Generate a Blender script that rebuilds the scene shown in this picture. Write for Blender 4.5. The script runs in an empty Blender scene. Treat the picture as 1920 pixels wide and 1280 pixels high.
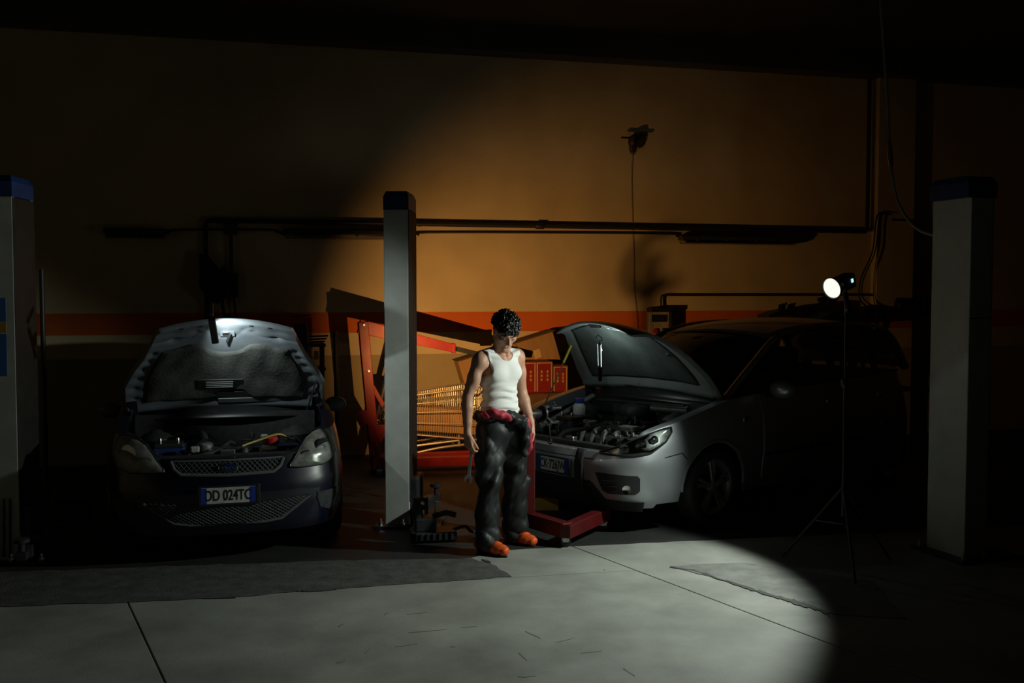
import bpy, bmesh, math, random
import numpy as np
from mathutils import Vector, Matrix

random.seed(7)
rng = np.random.default_rng(7)
scene = bpy.context.scene
COL = scene.collection

# ------------------------------------------------------------------ camera, world, exposure
FPX, HCAM = 1900.0, 1.85
PITCH = math.atan(90.0 / FPX)
cam_d = bpy.data.cameras.new('camera')
cam_d.sensor_width = 36.0
cam_d.lens = 36.0 * FPX / 1920.0
cam_d.clip_end = 60
cam = bpy.data.objects.new('camera', cam_d)
COL.objects.link(cam)
cam.location = (0, 0, HCAM)
cam.rotation_euler = (math.pi / 2 - PITCH, 0, 0)
scene.camera = cam

world = bpy.data.worlds.new('night')
scene.world = world
world.use_nodes = True
wbg = world.node_tree.nodes['Background']
wbg.inputs[0].default_value = (0.55, 0.75, 0.72, 1)
wbg.inputs[1].default_value = 0.0018

vs = scene.view_settings
vs.view_transform = 'Standard'
vs.look = 'None'
vs.exposure = -0.1
vs.gamma = 1.0
vs.use_curve_mapping = False

TORCH_POWER = 265.0
WARM_POWER = 225.0
BLUE_HOOD_POWER = 26.0
SILVER_HOOD_POWER = 2.4

# ------------------------------------------------------------------ picture <-> place
def ray(px, py):
    u, v = (px - 960) / FPX, (640 - py) / FPX
    cp, sp = math.cos(PITCH), math.sin(PITCH)
    return Vector((u, cp + v * sp, -sp + v * cp))
def pt(px, py, D):
    d = ray(px, py)
    return Vector((0, 0, HCAM)) + d * (D / d.y)
def fl(px, py, z=0.0):
    d = ray(px, py)
    return Vector((0, 0, HCAM)) + d * ((z - HCAM) / d.z)
WANG = math.atan(0.257)
WO = Vector((0, 12.0, 0))
WEX = Vector((math.cos(WANG), math.sin(WANG), 0))
WEY = Vector((-math.sin(WANG), math.cos(WANG), 0))      # into the wall
def wl(px, py, off=0.0):
    """point on the back wall (off metres in front of it), in wall coordinates (a, b, z)"""
    d = ray(px, py)
    o = Vector((0, 0, HCAM))
    t = ((WO - WEY * off - o).dot(WEY)) / d.dot(WEY)
    p = o + d * t
    return Vector(((p - WO).dot(WEX), -off, p.z))
def room(a, b, z=0.0):
    return WO + WEX * a + WEY * b + Vector((0, 0, z))

# ------------------------------------------------------------------ materials
MATS = {}
def mat(name, col, rough=0.5, metal=0.0, var=0.0, vscale=8.0, bump=0.0, bscale=60.0, coat=0.0, spec=0.5,
        rvar=0.0, col2=None, stretch=None, emit=None, estr=0.0, sheen=0.0, sss=0.0):
    if name in MATS:
        return MATS[name]
    m = bpy.data.materials.new(name)
    m.use_nodes = True
    nt = m.node_tree
    b = nt.nodes['Principled BSDF']
    b.inputs['Base Color'].default_value = (*col, 1)
    b.inputs['Roughness'].default_value = rough
    b.inputs['Metallic'].default_value = metal
    b.inputs['Specular IOR Level'].default_value = spec
    b.inputs['Coat Weight'].default_value = coat
    b.inputs['Coat Roughness'].default_value = 0.08
    if sheen: b.inputs['Sheen Weight'].default_value = sheen
    if sss:
        b.inputs['Subsurface Weight'].default_value = sss
        b.inputs['Subsurface Radius'].default_value = (0.012, 0.005, 0.003)
    if emit:
        b.inputs['Emission Color'].default_value = (*emit, 1)
        b.inputs['Emission Strength'].default_value = estr
    tc = None
    if var or bump or rvar:
        tc = nt.nodes.new('ShaderNodeTexCoord')
        src = tc.outputs['Object']
        if stretch:
            mp = nt.nodes.new('ShaderNodeMapping')
            mp.inputs['Scale'].default_value = stretch
            nt.links.new(src, mp.inputs['Vector'])
            src = mp.outputs['Vector']
    if var or rvar:
        n = nt.nodes.new('ShaderNodeTexNoise')
        n.inputs['Scale'].default_value = vscale
        n.inputs['Detail'].default_value = 6
        n.inputs['Roughness'].default_value = 0.6
        nt.links.new(src, n.inputs['Vector'])
        if var:
            r = nt.nodes.new('ShaderNodeValToRGB')
            r.color_ramp.elements[0].position = 0.3
            r.color_ramp.elements[1].position = 0.7
            c2 = col2 or tuple(c * (1 - var) for c in col)
            r.color_ramp.elements[0].color = (*c2, 1)
            r.color_ramp.elements[1].color = (*[min(1, c * (1 + (0 if col2 else var * .5))) for c in col], 1)
            nt.links.new(n.outputs['Fac'], r.inputs['Fac'])
            nt.links.new(r.outputs['Color'], b.inputs['Base Color'])
        if rvar:
            mr = nt.nodes.new('ShaderNodeMapRange')
            mr.inputs['To Min'].default_value = max(0, rough - rvar)
            mr.inputs['To Max'].default_value = min(1, rough + rvar)
            nt.links.new(n.outputs['Fac'], mr.inputs['Value'])
            nt.links.new(mr.outputs['Result'], b.inputs['Roughness'])
    if bump:
        n2 = nt.nodes.new('ShaderNodeTexNoise')
        n2.inputs['Scale'].default_value = bscale
        n2.inputs['Detail'].default_value = 4
        nt.links.new(src, n2.inputs['Vector'])
        bp = nt.nodes.new('ShaderNodeBump')
        bp.inputs['Strength'].default_value = bump
        bp.inputs['Distance'].default_value = 0.01
        nt.links.new(n2.outputs['Fac'], bp.inputs['Height'])
        nt.links.new(bp.outputs['Normal'], b.inputs['Normal'])
    MATS[name] = m
    return m

def glass(name, tint=(0.5, 0.55, 0.55), gloss=0.1, rough=0.03):
    if name in MATS:
        return MATS[name]
    m = bpy.data.materials.new(name)
    m.use_nodes = True
    nt = m.node_tree
    nt.nodes.remove(nt.nodes['Principled BSDF'])
    out = nt.nodes['Material Output']
    t = nt.nodes.new('ShaderNodeBsdfTransparent'); t.inputs[0].default_value = (*tint, 1)
    g = nt.nodes.new('ShaderNodeBsdfGlossy'); g.inputs['Roughness'].default_value = rough
    fr = nt.nodes.new('ShaderNodeFresnel'); fr.inputs[0].default_value = 1.5
    mx = nt.nodes.new('ShaderNodeMixShader')
    ad = nt.nodes.new('ShaderNodeMath'); ad.operation = 'ADD'; ad.inputs[1].default_value = gloss; ad.use_clamp = True
    nt.links.new(fr.outputs[0], ad.inputs[0])
    nt.links.new(ad.outputs[0], mx.inputs[0])
    nt.links.new(t.outputs[0], mx.inputs[1]); nt.links.new(g.outputs[0], mx.inputs[2])
    nt.links.new(mx.outputs[0], out.inputs[0])
    MATS[name] = m
    return m

# ------------------------------------------------------------------ mesh building
def V(*a): return Vector(a)
class MB:
    def __init__(s): s.v = []; s.f = []
    def add(s, vs_, fs):
        o = len(s.v)
        s.v += [tuple(p) for p in vs_]
        s.f += [tuple(i + o for i in q) for q in fs]
        return s
    def box(s, c, d, R=None, taper=1.0):
        c = Vector(c); x, y, z = d[0] / 2, d[1] / 2, d[2] / 2
        P = []
        for sz in (-1, 1):
            k = taper if sz > 0 else 1
            for sx, sy in ((-1, -1), (1, -1), (1, 1), (-1, 1)):
                p = Vector((sx * x * k, sy * y * k, sz * z))
                P.append(c + (R @ p if R else p))
        return s.add(P, [(3, 2, 1, 0), (4, 5, 6, 7), (0, 1, 5, 4), (1, 2, 6, 5), (2, 3, 7, 6), (3, 0, 4, 7)])
    def beam(s, a, b, w, h, up=(0, 0, 1), w2=None, h2=None):
        """box from a to b, width w (sideways), height h (along up)"""
        a, b = Vector(a), Vector(b)
        d = (b - a).normalized(); sd = d.cross(Vector(up)).normalized(); u = sd.cross(d)
        P = []
        for q, ww, hh in ((a, w, h), (b, w2 or w, h2 or h)):
            for i, j in ((-1, -1), (1, -1), (1, 1), (-1, 1)):
                P.append(q + sd * (i * ww / 2) + u * (j * hh / 2))
        return s.add(P, [(0, 1, 2, 3), (7, 6, 5, 4), (0, 4, 5, 1), (1, 5, 6, 2), (2, 6, 7, 3), (3, 7, 4, 0)])
    def tube(s, pts, r, n=8, closed=False, caps=True):
        pts = [Vector(p) for p in pts]
        N = len(pts)
        rs = r if isinstance(r, (list, tuple)) else [r] * N
        tang = []
        for i in range(N):
            if closed: t = pts[(i + 1) % N] - pts[i - 1]
            else: t = pts[min(i + 1, N - 1)] - pts[max(i - 1, 0)]
            tang.append(t.normalized() if t.length > 1e-9 else Vector((0, 0, 1)))
        ref = Vector((0, 0, 1)) if abs(tang[0].z) < 0.9 else Vector((1, 0, 0))
        nrm = (ref - tang[0] * ref.dot(tang[0])).normalized()
        P = []
        for i in range(N):
            nrm = (nrm - tang[i] * nrm.dot(tang[i]))
            nrm = nrm.normalized() if nrm.length > 1e-6 else tang[i].orthogonal().normalized()
            bn = tang[i].cross(nrm)
            for k in range(n):
                a = 2 * math.pi * k / n
                P.append(pts[i] + (nrm * math.cos(a) + bn * math.sin(a)) * rs[i])
        F = []
        for i in range(N if closed else N - 1):
            j = (i + 1) % N
            for k in range(n):
                F.append((i * n + k, i * n + (k + 1) % n, j * n + (k + 1) % n, j * n + k))
        if caps and not closed:
            F.append(tuple(range(n - 1, -1, -1))); F.append(tuple((N - 1) * n + k for k in range(n)))
        return s.add(P, F)
    def lathe(s, prof, c=(0, 0, 0), axis=(0, 0, 1), n=24, closed=False, caps=True):
        """prof: (radius, height along axis)"""
        c = Vector(c); ax = Vector(axis).normalized(); e1 = ax.orthogonal().normalized(); e2 = ax.cross(e1)
        P = []; m = len(prof)
        for r, h in prof:
            for k in range(n):
                a = 2 * math.pi * k / n
                P.append(c + ax * h + (e1 * math.cos(a) + e2 * math.sin(a)) * r)
        F = []
        for i in range(m if closed else m - 1):
            j = (i + 1) % m
            for k in range(n):
                F.append((i * n + k, i * n + (k + 1) % n, j * n + (k + 1) % n, j * n + k))
        if not closed and caps:
            if prof[0][0] > 1e-6: F.append(tuple(range(n - 1, -1, -1)))
            if prof[-1][0] > 1e-6: F.append(tuple((m - 1) * n + k for k in range(n)))
        return s.add(P, F)
    def grid(s, G, flip=False, wrap=False):
        a, b = len(G), len(G[0])
        P = [p for row in G for p in row]
        F = []
        for i in range(a if wrap else a - 1):
            i2 = (i + 1) % a
            for j in range(b - 1):
                q = (i * b + j, i2 * b + j, i2 * b + j + 1, i * b + j + 1)
                F.append(q[::-1] if flip else q)
        return s.add(P, F)
    def prism(s, poly, h, o=(0, 0, 0), ex=(1, 0, 0), ey=(0, 1, 0), ez=(0, 0, 1)):
        o, ex, ey, ez = Vector(o), Vector(ex), Vector(ey), Vector(ez)
        n = len(poly)
        P = [o + ex * x + ey * y for x, y in poly] + [o + ex * x + ey * y + ez * h for x, y in poly]
        F = [tuple(range(n - 1, -1, -1)), tuple(range(n, 2 * n))]
        F += [(i, (i + 1) % n, n + (i + 1) % n, n + i) for i in range(n)]
        return s.add(P, F)
    def sphere(s, c, r, n=12, sc=(1, 1, 1)):
        c = Vector(c)
        P, F = [], []
        m = n // 2
        for i in range(m + 1):
            th = math.pi * i / m
            for k in range(n):
                a = 2 * math.pi * k / n
                P.append(c + Vector((math.sin(th) * math.cos(a) * sc[0], math.sin(th) * math.sin(a) * sc[1], math.cos(th) * sc[2])) * r)
        for i in range(m):
            for k in range(n):
                F.append((i * n + k, (i + 1) * n + k, (i + 1) * n + (k + 1) % n, i * n + (k + 1) % n))
        return s.add(P, F)
    def build(s, name, m, parent=None, smooth=False, bevel=0.0, sub=0, solid=0.0, bseg=2, angle=40, clean=True):
        me = bpy.data.meshes.new(name)
        me.from_pydata(s.v, [], s.f)
        if clean:
            bm = bmesh.new(); bm.from_mesh(me)
            bmesh.ops.remove_doubles(bm, verts=bm.verts, dist=1e-5)
            bmesh.ops.recalc_face_normals(bm, faces=bm.faces)
            bm.to_mesh(me); bm.free()
        me.update()
        o = bpy.data.objects.new(name, me)
        COL.objects.link(o)
        if m: me.materials.append(m)
        if parent: o.parent = parent
        if solid:
            md = o.modifiers.new('solid', 'SOLIDIFY'); md.thickness = solid; md.offset = -1
        if bevel:
            md = o.modifiers.new('bevel', 'BEVEL'); md.width = bevel; md.segments = bseg; md.limit_method = 'ANGLE'
            md.angle_limit = math.radians(angle)
        if sub:
            md = o.modifiers.new('sub', 'SUBSURF'); md.levels = sub; md.render_levels = sub
        if smooth:
            me.polygons.foreach_set('use_smooth', [True] * len(me.polygons))
            if smooth != 'all':
                try:
                    me.set_sharp_from_angle(angle=math.radians(angle))
                except Exception:
                    pass
        return o

def tag(o, label=None, cat=None, group=None, kind=None):
    if label: o['label'] = label
    if cat: o['category'] = cat
    if group: o['group'] = group
    if kind: o['kind'] = kind
    return o
def thing(name, label, cat, loc=(0, 0, 0), rz=0.0, group=None, rot=None):
    o = bpy.data.objects.new(name, None)
    o.empty_display_size = 0.1
    COL.objects.link(o)
    o.location = loc
    o.rotation_euler = rot or (0, 0, rz)
    return tag(o, label, cat, group)
def copy_tree(o, parent=None):
    c = o.copy(); COL.objects.link(c); c.parent = parent
    for ch in [x for x in o.children]:
        copy_tree(ch, c)
    return c
def smoothpath(P, n=8):
    """Catmull-Rom through points"""
    P = [Vector(p) for p in P]
    Q = [P[0] * 2 - P[1]] + P + [P[-1] * 2 - P[-2]]
    out = []
    for i in range(1, len(Q) - 2):
        for k in range(n):
            t = k / n
            a, b, c, d = Q[i - 1], Q[i], Q[i + 1], Q[i + 2]
            out.append(0.5 * ((2 * b) + (c - a) * t + (2 * a - 5 * b + 4 * c - d) * t * t + (3 * b - a - 3 * c + d) * t ** 3))
    out.append(P[-1])
    return out
def text_part(name, s, size, m, parent, M, extrude=0.0008, sx=1.0, align='CENTER'):
    cu = bpy.data.curves.new('lettering', 'FONT')
    cu.body = s; cu.size = size; cu.extrude = extrude
    cu.align_x = align; cu.align_y = 'CENTER'
    cu.offset = size * 0.012
    t = bpy.data.objects.new('tmp', cu)
    COL.objects.link(t)
    dg = bpy.context.evaluated_depsgraph_get()
    me = bpy.data.meshes.new_from_object(t.evaluated_get(dg))
    bpy.data.objects.remove(t)
    me.transform(Matrix.Diagonal((sx, 1, 1, 1)))
    me.transform(M)
    me.materials.clear(); me.materials.append(m)
    o = bpy.data.objects.new(name, me)
    COL.objects.link(o); o.parent = parent
    return o
def frameM(o, ex, ey):
    ex = Vector(ex).normalized(); ey = Vector(ey).normalized(); ez = ex.cross(ey)
    M = Matrix((ex, ey, ez)).transposed().to_4x4()
    M.translation = Vector(o)
    return M

# ------------------------------------------------------------------ distance fields (person, cloth)
class Field:
    def __init__(s, lo, hi, h):
        s.lo = np.array(lo, np.float32); s.h = h
        s.n = np.ceil((np.array(hi) - np.array(lo)) / h).astype(int) + 1
        s.F = np.full(s.n, 1.0, np.float32)
        s.ax = [s.lo[i] + h * np.arange(s.n[i], dtype=np.float32) for i in range(3)]
    def reg(s, lo, hi):
        a = np.clip(np.floor((np.array(lo) - s.lo) / s.h).astype(int), 0, s.n)
        b = np.clip(np.ceil((np.array(hi) - s.lo) / s.h).astype(int) + 1, 0, s.n)
        sl = tuple(slice(a[i], b[i]) for i in range(3))
        X = s.ax[0][sl[0]][:, None, None]; Y = s.ax[1][sl[1]][None, :, None]; Z = s.ax[2][sl[2]][None, None, :]
        return sl, X, Y, Z
    def _mix(s, sl, d, k, sub=False):
        A = s.F[sl]
        if A.size == 0: return
        if sub:
            A, d = -A, d
        if k > 0:
            hh = np.clip(0.5 + 0.5 * (A - d) / k, 0, 1)
            r = A * (1 - hh) + d * hh - k * hh * (1 - hh)
        else:
            r = np.minimum(A, d)
        s.F[sl] = -r if sub else r
    def ell(s, c, r, k=0.02, R=None, sub=False):
        c = np.array(c, np.float32); r = np.array(r, np.float32)
        m = float(max(r)) + k + 3 * s.h
        ext = m if R is not None else r + k + 3 * s.h
        sl, X, Y, Z = s.reg(c - ext, c + ext)
        x, y, z = X - c[0], Y - c[1], Z - c[2]
        if R is not None:
            x, y, z = (R[0][0] * x + R[0][1] * y + R[0][2] * z, R[1][0] * x + R[1][1] * y + R[1][2] * z, R[2][0] * x + R[2][1] * y + R[2][2] * z)
        k0 = np.sqrt((x / r[0]) ** 2 + (y / r[1]) ** 2 + (z / r[2]) ** 2) + 1e-9
        k1 = np.sqrt((x / r[0] ** 2) ** 2 + (y / r[1] ** 2) ** 2 + (z / r[2] ** 2) ** 2) + 1e-9
        s._mix(sl, k0 * (k0 - 1) / k1, k, sub)
    def cone(s, a, b, ra, rb, k=0.01, sub=False, flat=None):
        a = np.array(a, np.float32); b = np.array(b, np.float32)
        m = max(ra, rb) + k + 3 * s.h
        sl, X, Y, Z = s.reg(np.minimum(a, b) - m, np.maximum(a, b) + m)
        d = b - a; L = float(d @ d) + 1e-12
        t = np.clip(((X - a[0]) * d[0] + (Y - a[1]) * d[1] + (Z - a[2]) * d[2]) / L, 0, 1)
        q = np.sqrt((X - a[0] - t * d[0]) ** 2 + (Y - a[1] - t * d[1]) ** 2 + (Z - a[2] - t * d[2]) ** 2)
        s._mix(sl, q - (ra + t * (rb - ra)), k, sub)
    def chain(s, P, R, k=0.01):
        for i in range(len(P) - 1):
            s.cone(P[i], P[i + 1], R[i], R[i + 1], k)
    def warp(s, fn):
        X = s.ax[0][:, None, None]; Y = s.ax[1][None, :, None]; Z = s.ax[2][None, None, :]
        m = np.abs(s.F) < 0.06
        s.F = np.where(m, s.F + fn(X, Y, Z).astype(np.float32), s.F)
    def cut(s, fn):
        X = s.ax[0][:, None, None]; Y = s.ax[1][None, :, None]; Z = s.ax[2][None, None, :]
        s.F = np.maximum(s.F, fn(X, Y, Z).astype(np.float32))
    def mesh(s, name, m, parent, smooth_it=2):
        F = s.F
        for i in range(3):     # close at the border
            sl = [slice(None)] * 3
            sl[i] = 0; F[tuple(sl)] = np.maximum(F[tuple(sl)], 0.001)
            sl[i] = -1; F[tuple(sl)] = np.maximum(F[tuple(sl)], 0.001)
        S = F < 0
        nx, ny, nz = s.n
        cnt = np.zeros((nx - 1, ny - 1, nz - 1), np.int8)
        off = [(i, j, k) for i in (0, 1) for j in (0, 1) for k in (0, 1)]
        for i, j, k in off:
            cnt += S[i:nx - 1 + i, j:ny - 1 + j, k:nz - 1 + k]
        act = (cnt > 0) & (cnt < 8)
        I = np.argwhere(act)
        idx = np.full(act.shape, -1, np.int64)
        idx[act] = np.arange(len(I))
        vals = np.stack([F[I[:, 0] + i, I[:, 1] + j, I[:, 2] + k] for i, j, k in off], 1)
        acc = np.zeros((len(I), 3)); num = np.zeros(len(I))
        for p in range(8):
            for q in range(p + 1, 8):
                dd = [abs(off[p][i] - off[q][i]) for i in range(3)]
                if sum(dd) != 1: continue
                a, b = vals[:, p], vals[:, q]
                mk = (a < 0) != (b < 0)
                t = np.where(mk, a / np.where(mk, a - b, 1), 0)
                for i in range(3):
                    acc[:, i] += np.where(mk, off[p][i] + t * (off[q][i] - off[p][i]), 0)
                num += mk
        Vt = s.lo + s.h * (I + acc / num[:, None])
        quads = []
        for axis in range(3):
            o1, o2 = [(1, 2), (2, 0), (0, 1)][axis]
            a = [slice(None)] * 3; b = [slice(None)] * 3
            a[axis] = slice(0, -1); b[axis] = slice(1, None)
            A, B = S[tuple(a)], S[tuple(b)]
            for flip in (0, 1):
                E = np.argwhere((A & ~B) if flip == 0 else (~A & B))
                ok = (E[:, o1] > 0) & (E[:, o2] > 0) & (E[:, o1] < s.n[o1] - 1) & (E[:, o2] < s.n[o2] - 1)
                E = E[ok]
                def cell(d1, d2):
                    C = E.copy(); C[:, o1] += d1; C[:, o2] += d2
                    return idx[C[:, 0], C[:, 1], C[:, 2]]
                q = np.stack([cell(-1, -1), cell(0, -1), cell(0, 0), cell(-1, 0)], 1)
                quads.append(q if flip == 0 else q[:, ::-1])
        Q = np.concatenate(quads)
        for _ in range(smooth_it):
            e = np.concatenate([Q[:, [0, 1]], Q[:, [1, 2]], Q[:, [2, 3]], Q[:, [3, 0]]])
            sm = np.zeros_like(Vt); n_ = np.zeros(len(Vt))
            for i in range(3): sm[:, i] = np.bincount(e[:, 0], Vt[e[:, 1], i], len(Vt)) + np.bincount(e[:, 1], Vt[e[:, 0], i], len(Vt))
            n_ = np.bincount(e[:, 0], minlength=len(Vt)) + np.bincount(e[:, 1], minlength=len(Vt))
            Vt = 0.5 * Vt + 0.5 * sm / np.maximum(n_, 1)[:, None]
        me = bpy.data.meshes.new(name)
        me.vertices.add(len(Vt)); me.vertices.foreach_set('co', Vt.astype(np.float32).ravel())
        me.loops.add(Q.size); me.loops.foreach_set('vertex_index', Q.astype(np.int32).ravel())
        me.polygons.add(len(Q))
        me.polygons.foreach_set('loop_start', np.arange(0, Q.size, 4, dtype=np.int32))
        me.polygons.foreach_set('use_smooth', np.ones(len(Q), bool))
        me.update(calc_edges=True)
        me.validate()
        me.materials.append(m)
        o = bpy.data.objects.new(name, me)
        COL.objects.link(o)
        if parent: o.parent = parent
        return o

# ================================================================== STRUCTURE
def wall_material():
    m = bpy.data.materials.new('painted plaster bands')
    m.use_nodes = True
    nt = m.node_tree; b = nt.nodes['Principled BSDF']
    b.inputs['Roughness'].default_value = 0.75
    b.inputs['Specular IOR Level'].default_value = 0.25
    tc = nt.nodes.new('ShaderNodeTexCoord'); sp = nt.nodes.new('ShaderNodeSeparateXYZ')
    nt.links.new(tc.outputs['Object'], sp.inputs[0])
    wob = nt.nodes.new('ShaderNodeTexNoise'); wob.inputs['Scale'].default_value = 30
    nt.links.new(tc.outputs['Object'], wob.inputs['Vector'])
    ma = nt.nodes.new('ShaderNodeMath'); ma.operation = 'MULTIPLY_ADD'; ma.inputs[1].default_value = 0.008
    nt.links.new(wob.outputs['Fac'], ma.inputs[0]); nt.links.new(sp.outputs['Z'], ma.inputs[2])
    mr = nt.nodes.new('ShaderNodeMapRange'); mr.inputs['From Max'].default_value = 5.0
    nt.links.new(ma.outputs[0], mr.inputs['Value'])
    r = nt.nodes.new('ShaderNodeValToRGB'); r.color_ramp.interpolation = 'CONSTANT'
    e = r.color_ramp.elements
    e[0].position = 0; e[0].color = (0.40, 0.33, 0.19, 1)
    e[1].position = 1.150 / 5; e[1].color = (0.66, 0.54, 0.34, 1)
    for z, c in ((1.398, (0.62, 0.135, 0.022)), (1.626, (0.62, 0.50, 0.31))):
        q = e.new(z / 5); q.color = (*c, 1)
    nt.links.new(mr.outputs[0], r.inputs['Fac'])
    n = nt.nodes.new('ShaderNodeTexNoise'); n.inputs['Scale'].default_value = 1.6; n.inputs['Detail'].default_value = 8
    nt.links.new(tc.outputs['Object'], n.inputs['Vector'])
    mx = nt.nodes.new('ShaderNodeMix'); mx.data_type = 'RGBA'; mx.blend_type = 'MULTIPLY'; mx.inputs['Factor'].default_value = 1
    r2 = nt.nodes.new('ShaderNodeValToRGB')
    r2.color_ramp.elements[0].position = 0.25; r2.color_ramp.elements[0].color = (0.78, 0.76, 0.72, 1)
    r2.color_ramp.elements[1].position = 0.65; r2.color_ramp.elements[1].color = (1, 1, 1, 1)
    nt.links.new(n.outputs['Fac'], r2.inputs['Fac'])
    nt.links.new(r.outputs['Color'], mx.inputs['A']); nt.links.new(r2.outputs['Color'], mx.inputs['B'])
    nt.links.new(mx.outputs['Result'], b.inputs['Base Color'])
    n3 = nt.nodes.new('ShaderNodeTexNoise'); n3.inputs['Scale'].default_value = 45; n3.inputs['Detail'].default_value = 5
    nt.links.new(tc.outputs['Object'], n3.inputs['Vector'])
    bp = nt.nodes.new('ShaderNodeBump'); bp.inputs['Strength'].default_value = 0.12; bp.inputs['Distance'].default_value = 0.01
    nt.links.new(n3.outputs['Fac'], bp.inputs['Height']); nt.links.new(bp.outputs['Normal'], b.inputs['Normal'])
    return m
M_WALL = wall_material()
M_CEIL = mat('dim ceiling concrete', (0.10, 0.095, 0.085), 0.9, var=0.3, vscale=2)
M_BLACK = mat('black plastic', (0.012, 0.012, 0.013), 0.45)
M_RUBBER = mat('black rubber', (0.014, 0.014, 0.014), 0.75, bump=0.15, bscale=120)
M_DARKMET = mat('dark painted metal', (0.03, 0.032, 0.033), 0.45, metal=0.3, var=0.3, vscale=20)
M_PIPE = mat('dark steel pipe', (0.035, 0.03, 0.025), 0.5, metal=0.4)
M_STEEL = mat('bare steel', (0.5, 0.5, 0.5), 0.3, metal=1.0, rvar=0.1, vscale=30)
M_CHROME = mat('chrome', (0.75, 0.76, 0.78), 0.12, metal=1.0)

def struct(o, label, cat):
    return tag(o, label, cat, kind='structure')
def wallbox(name, a0, a1, b0, b1, z0, z1, m, label, cat):
    o = MB().box(((a0 + a1) / 2, (b0 + b1) / 2, (z0 + z1) / 2), (a1 - a0, b1 - b0, z1 - z0)).build(name, m)
    o.location = WO; o.rotation_euler = (0, 0, WANG)
    return struct(o, label, cat)
wallbox('wall_back', -8.2, 8.2, 0, 0.2, 0, 4.9, M_WALL, 'cream workshop wall with an orange painted band at head height', 'wall')
wallbox('wall_left', -8.4, -8.2, -15, 0.2, 0, 4.9, M_WALL, 'unlit side wall beyond the dark blue car', 'wall')
wallbox('wall_right', 8.2, 8.4, -15, 0.2, 0, 4.9, M_WALL, 'unlit side wall beyond the silver car', 'wall')
wallbox('ceiling', -8.4, 8.4, -16, 0.2, 4.9, 5.1, M_CEIL, 'dark workshop ceiling', 'ceiling')
pa, pb = wl(1633, 500).x, wl(1700, 500).x
wallbox('trim_1', pa, pb, -0.13, 0, 0, 4.6, M_WALL, 'shallow wall pilaster behind the silver car, right of the lamp', 'pilaster')
wallbox('trim_2', -8.2, 8.2, -0.30, 0, 4.6, 4.9, M_CEIL, 'dark concrete beam along the top of the back wall', 'beam')

# ---- floor: slabs with open joints
M_CONC = mat('worn concrete', (0.30, 0.31, 0.275), 0.62, var=0.34, vscale=1.7, bump=0.10, bscale=70, rvar=0.12, spec=0.35)
M_ASPH = mat('dark rough patch', (0.085, 0.087, 0.08), 0.8, var=0.5, vscale=9, bump=0.5, bscale=110)
M_JOINT = mat('joint filler', (0.03, 0.03, 0.028), 0.9)
M_STAIN = mat('old dark rubber stain', (0.07, 0.07, 0.066), 0.7, var=0.3, vscale=40)
fo = MB().box((0, 7, -0.08), (22, 19, 0.1)).build('floor', M_JOINT)
struct(fo, 'grey concrete workshop floor with joints and dark patches', 'floor')
def isect(p, q, r, s):
    d1, d2 = q - p, s - r
    den = d1.x * d2.y - d1.y * d2.x
    t = ((r.x - p.x) * d2.y - (r.y - p.y) * d2.x) / den
    return p + d1 * t
A1, A2 = fl(1090, 1030), fl(1580, 1215)
B1, B2 = fl(240, 1130), fl(310, 1280)
C1, C2 = fl(0, 1137), fl(960, 1082)
y0, y1, xm = V(0, -2.3, 0), V(0, 16.4, 0), 10.8
hx = V(1, 0, 0)
Af, Ab = isect(A1, A2, y0, y0 + hx), isect(A1, A2, y1, y1 + hx)
Bf = isect(B1, B2, y0, y0 + hx)
PAC, PBC = isect(A1, A2, C1, C2), isect(B1, B2, C1, C2)
Cl = isect(C1, C2, V(-xm, 0, 0), V(-xm, 1, 0))
def inset_poly(P, d):
    n = len(P); c = sum(P, Vector()) / n; L = []
    for i in range(n):
        a, b = P[i], P[(i + 1) % n]
        t = (b - a).normalized(); nn = Vector((-t.y, t.x, 0))
        if nn.dot(c - a) < 0: nn = -nn
        L.append((a + nn * d, b + nn * d))
    return [isect(*L[i - 1], *L[i]) for i in range(n)]
for P in ([V(-xm, -2.3, 0), Bf, PBC, Cl], [Bf, Af, PAC, PBC], [Af, V(xm, -2.3, 0), V(xm, 16.4, 0), Ab], [Cl, PAC, Ab, V(-xm, 16.4, 0)]):
    Q = inset_poly(P, 0.004)
    MB().prism([(p.x, p.y) for p in Q], 0.035, (0, 0, -0.035)).build('concrete_slab', M_CONC, fo, bevel=0.004)
def ragged(P, step=0.09, amp=0.014):
    out = []
    for i in range(len(P)):
        a, b = P[i], P[(i + 1) % len(P)]
        n = max(1, int((b - a).length / step))
        for k in range(n):
            p = a.lerp(b, k / n)
            out.append((p.x + random.uniform(-amp, amp), p.y + random.uniform(-amp, amp)))
    return out
patch = [fl(-300, 1148), fl(240, 1129), fl(420, 1121), fl(600, 1106), fl(800, 1093), fl(962, 1081), fl(930, 1062), fl(884, 1047), fl(640, 1051), fl(200, 1066), fl(-300, 1085)]
MB().prism(ragged(patch), 0.004, (0, 0, 0.0)).build('asphalt_patch', M_ASPH, fo)
dark_bay_edge = [V(-xm, 5.60, 0), V(-2.73, 6.66, 0), V(-1.18, 6.90, 0), V(-.34, 6.98, 0), V(-.02, 7.24, 0), V(.74, 7.40, 0), V(xm, 9.2, 0), V(xm, 16.4, 0), V(-xm, 16.4, 0)]
MB().prism(ragged(dark_bay_edge, .12, .01), 0.002).build('dark_bay_floor', mat('dark bay concrete', (.022, .023, .021), .6, var=.45, vscale=3, bump=.15, bscale=60), fo)  # thin darker overlay across the back part of the floor
patch2 = [fl(1258, 1063), fl(1300, 1058), fl(1400, 1056), fl(1640, 1090), fl(1700, 1160), fl(1550, 1150), fl(1440, 1115), fl(1340, 1083)]
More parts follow.
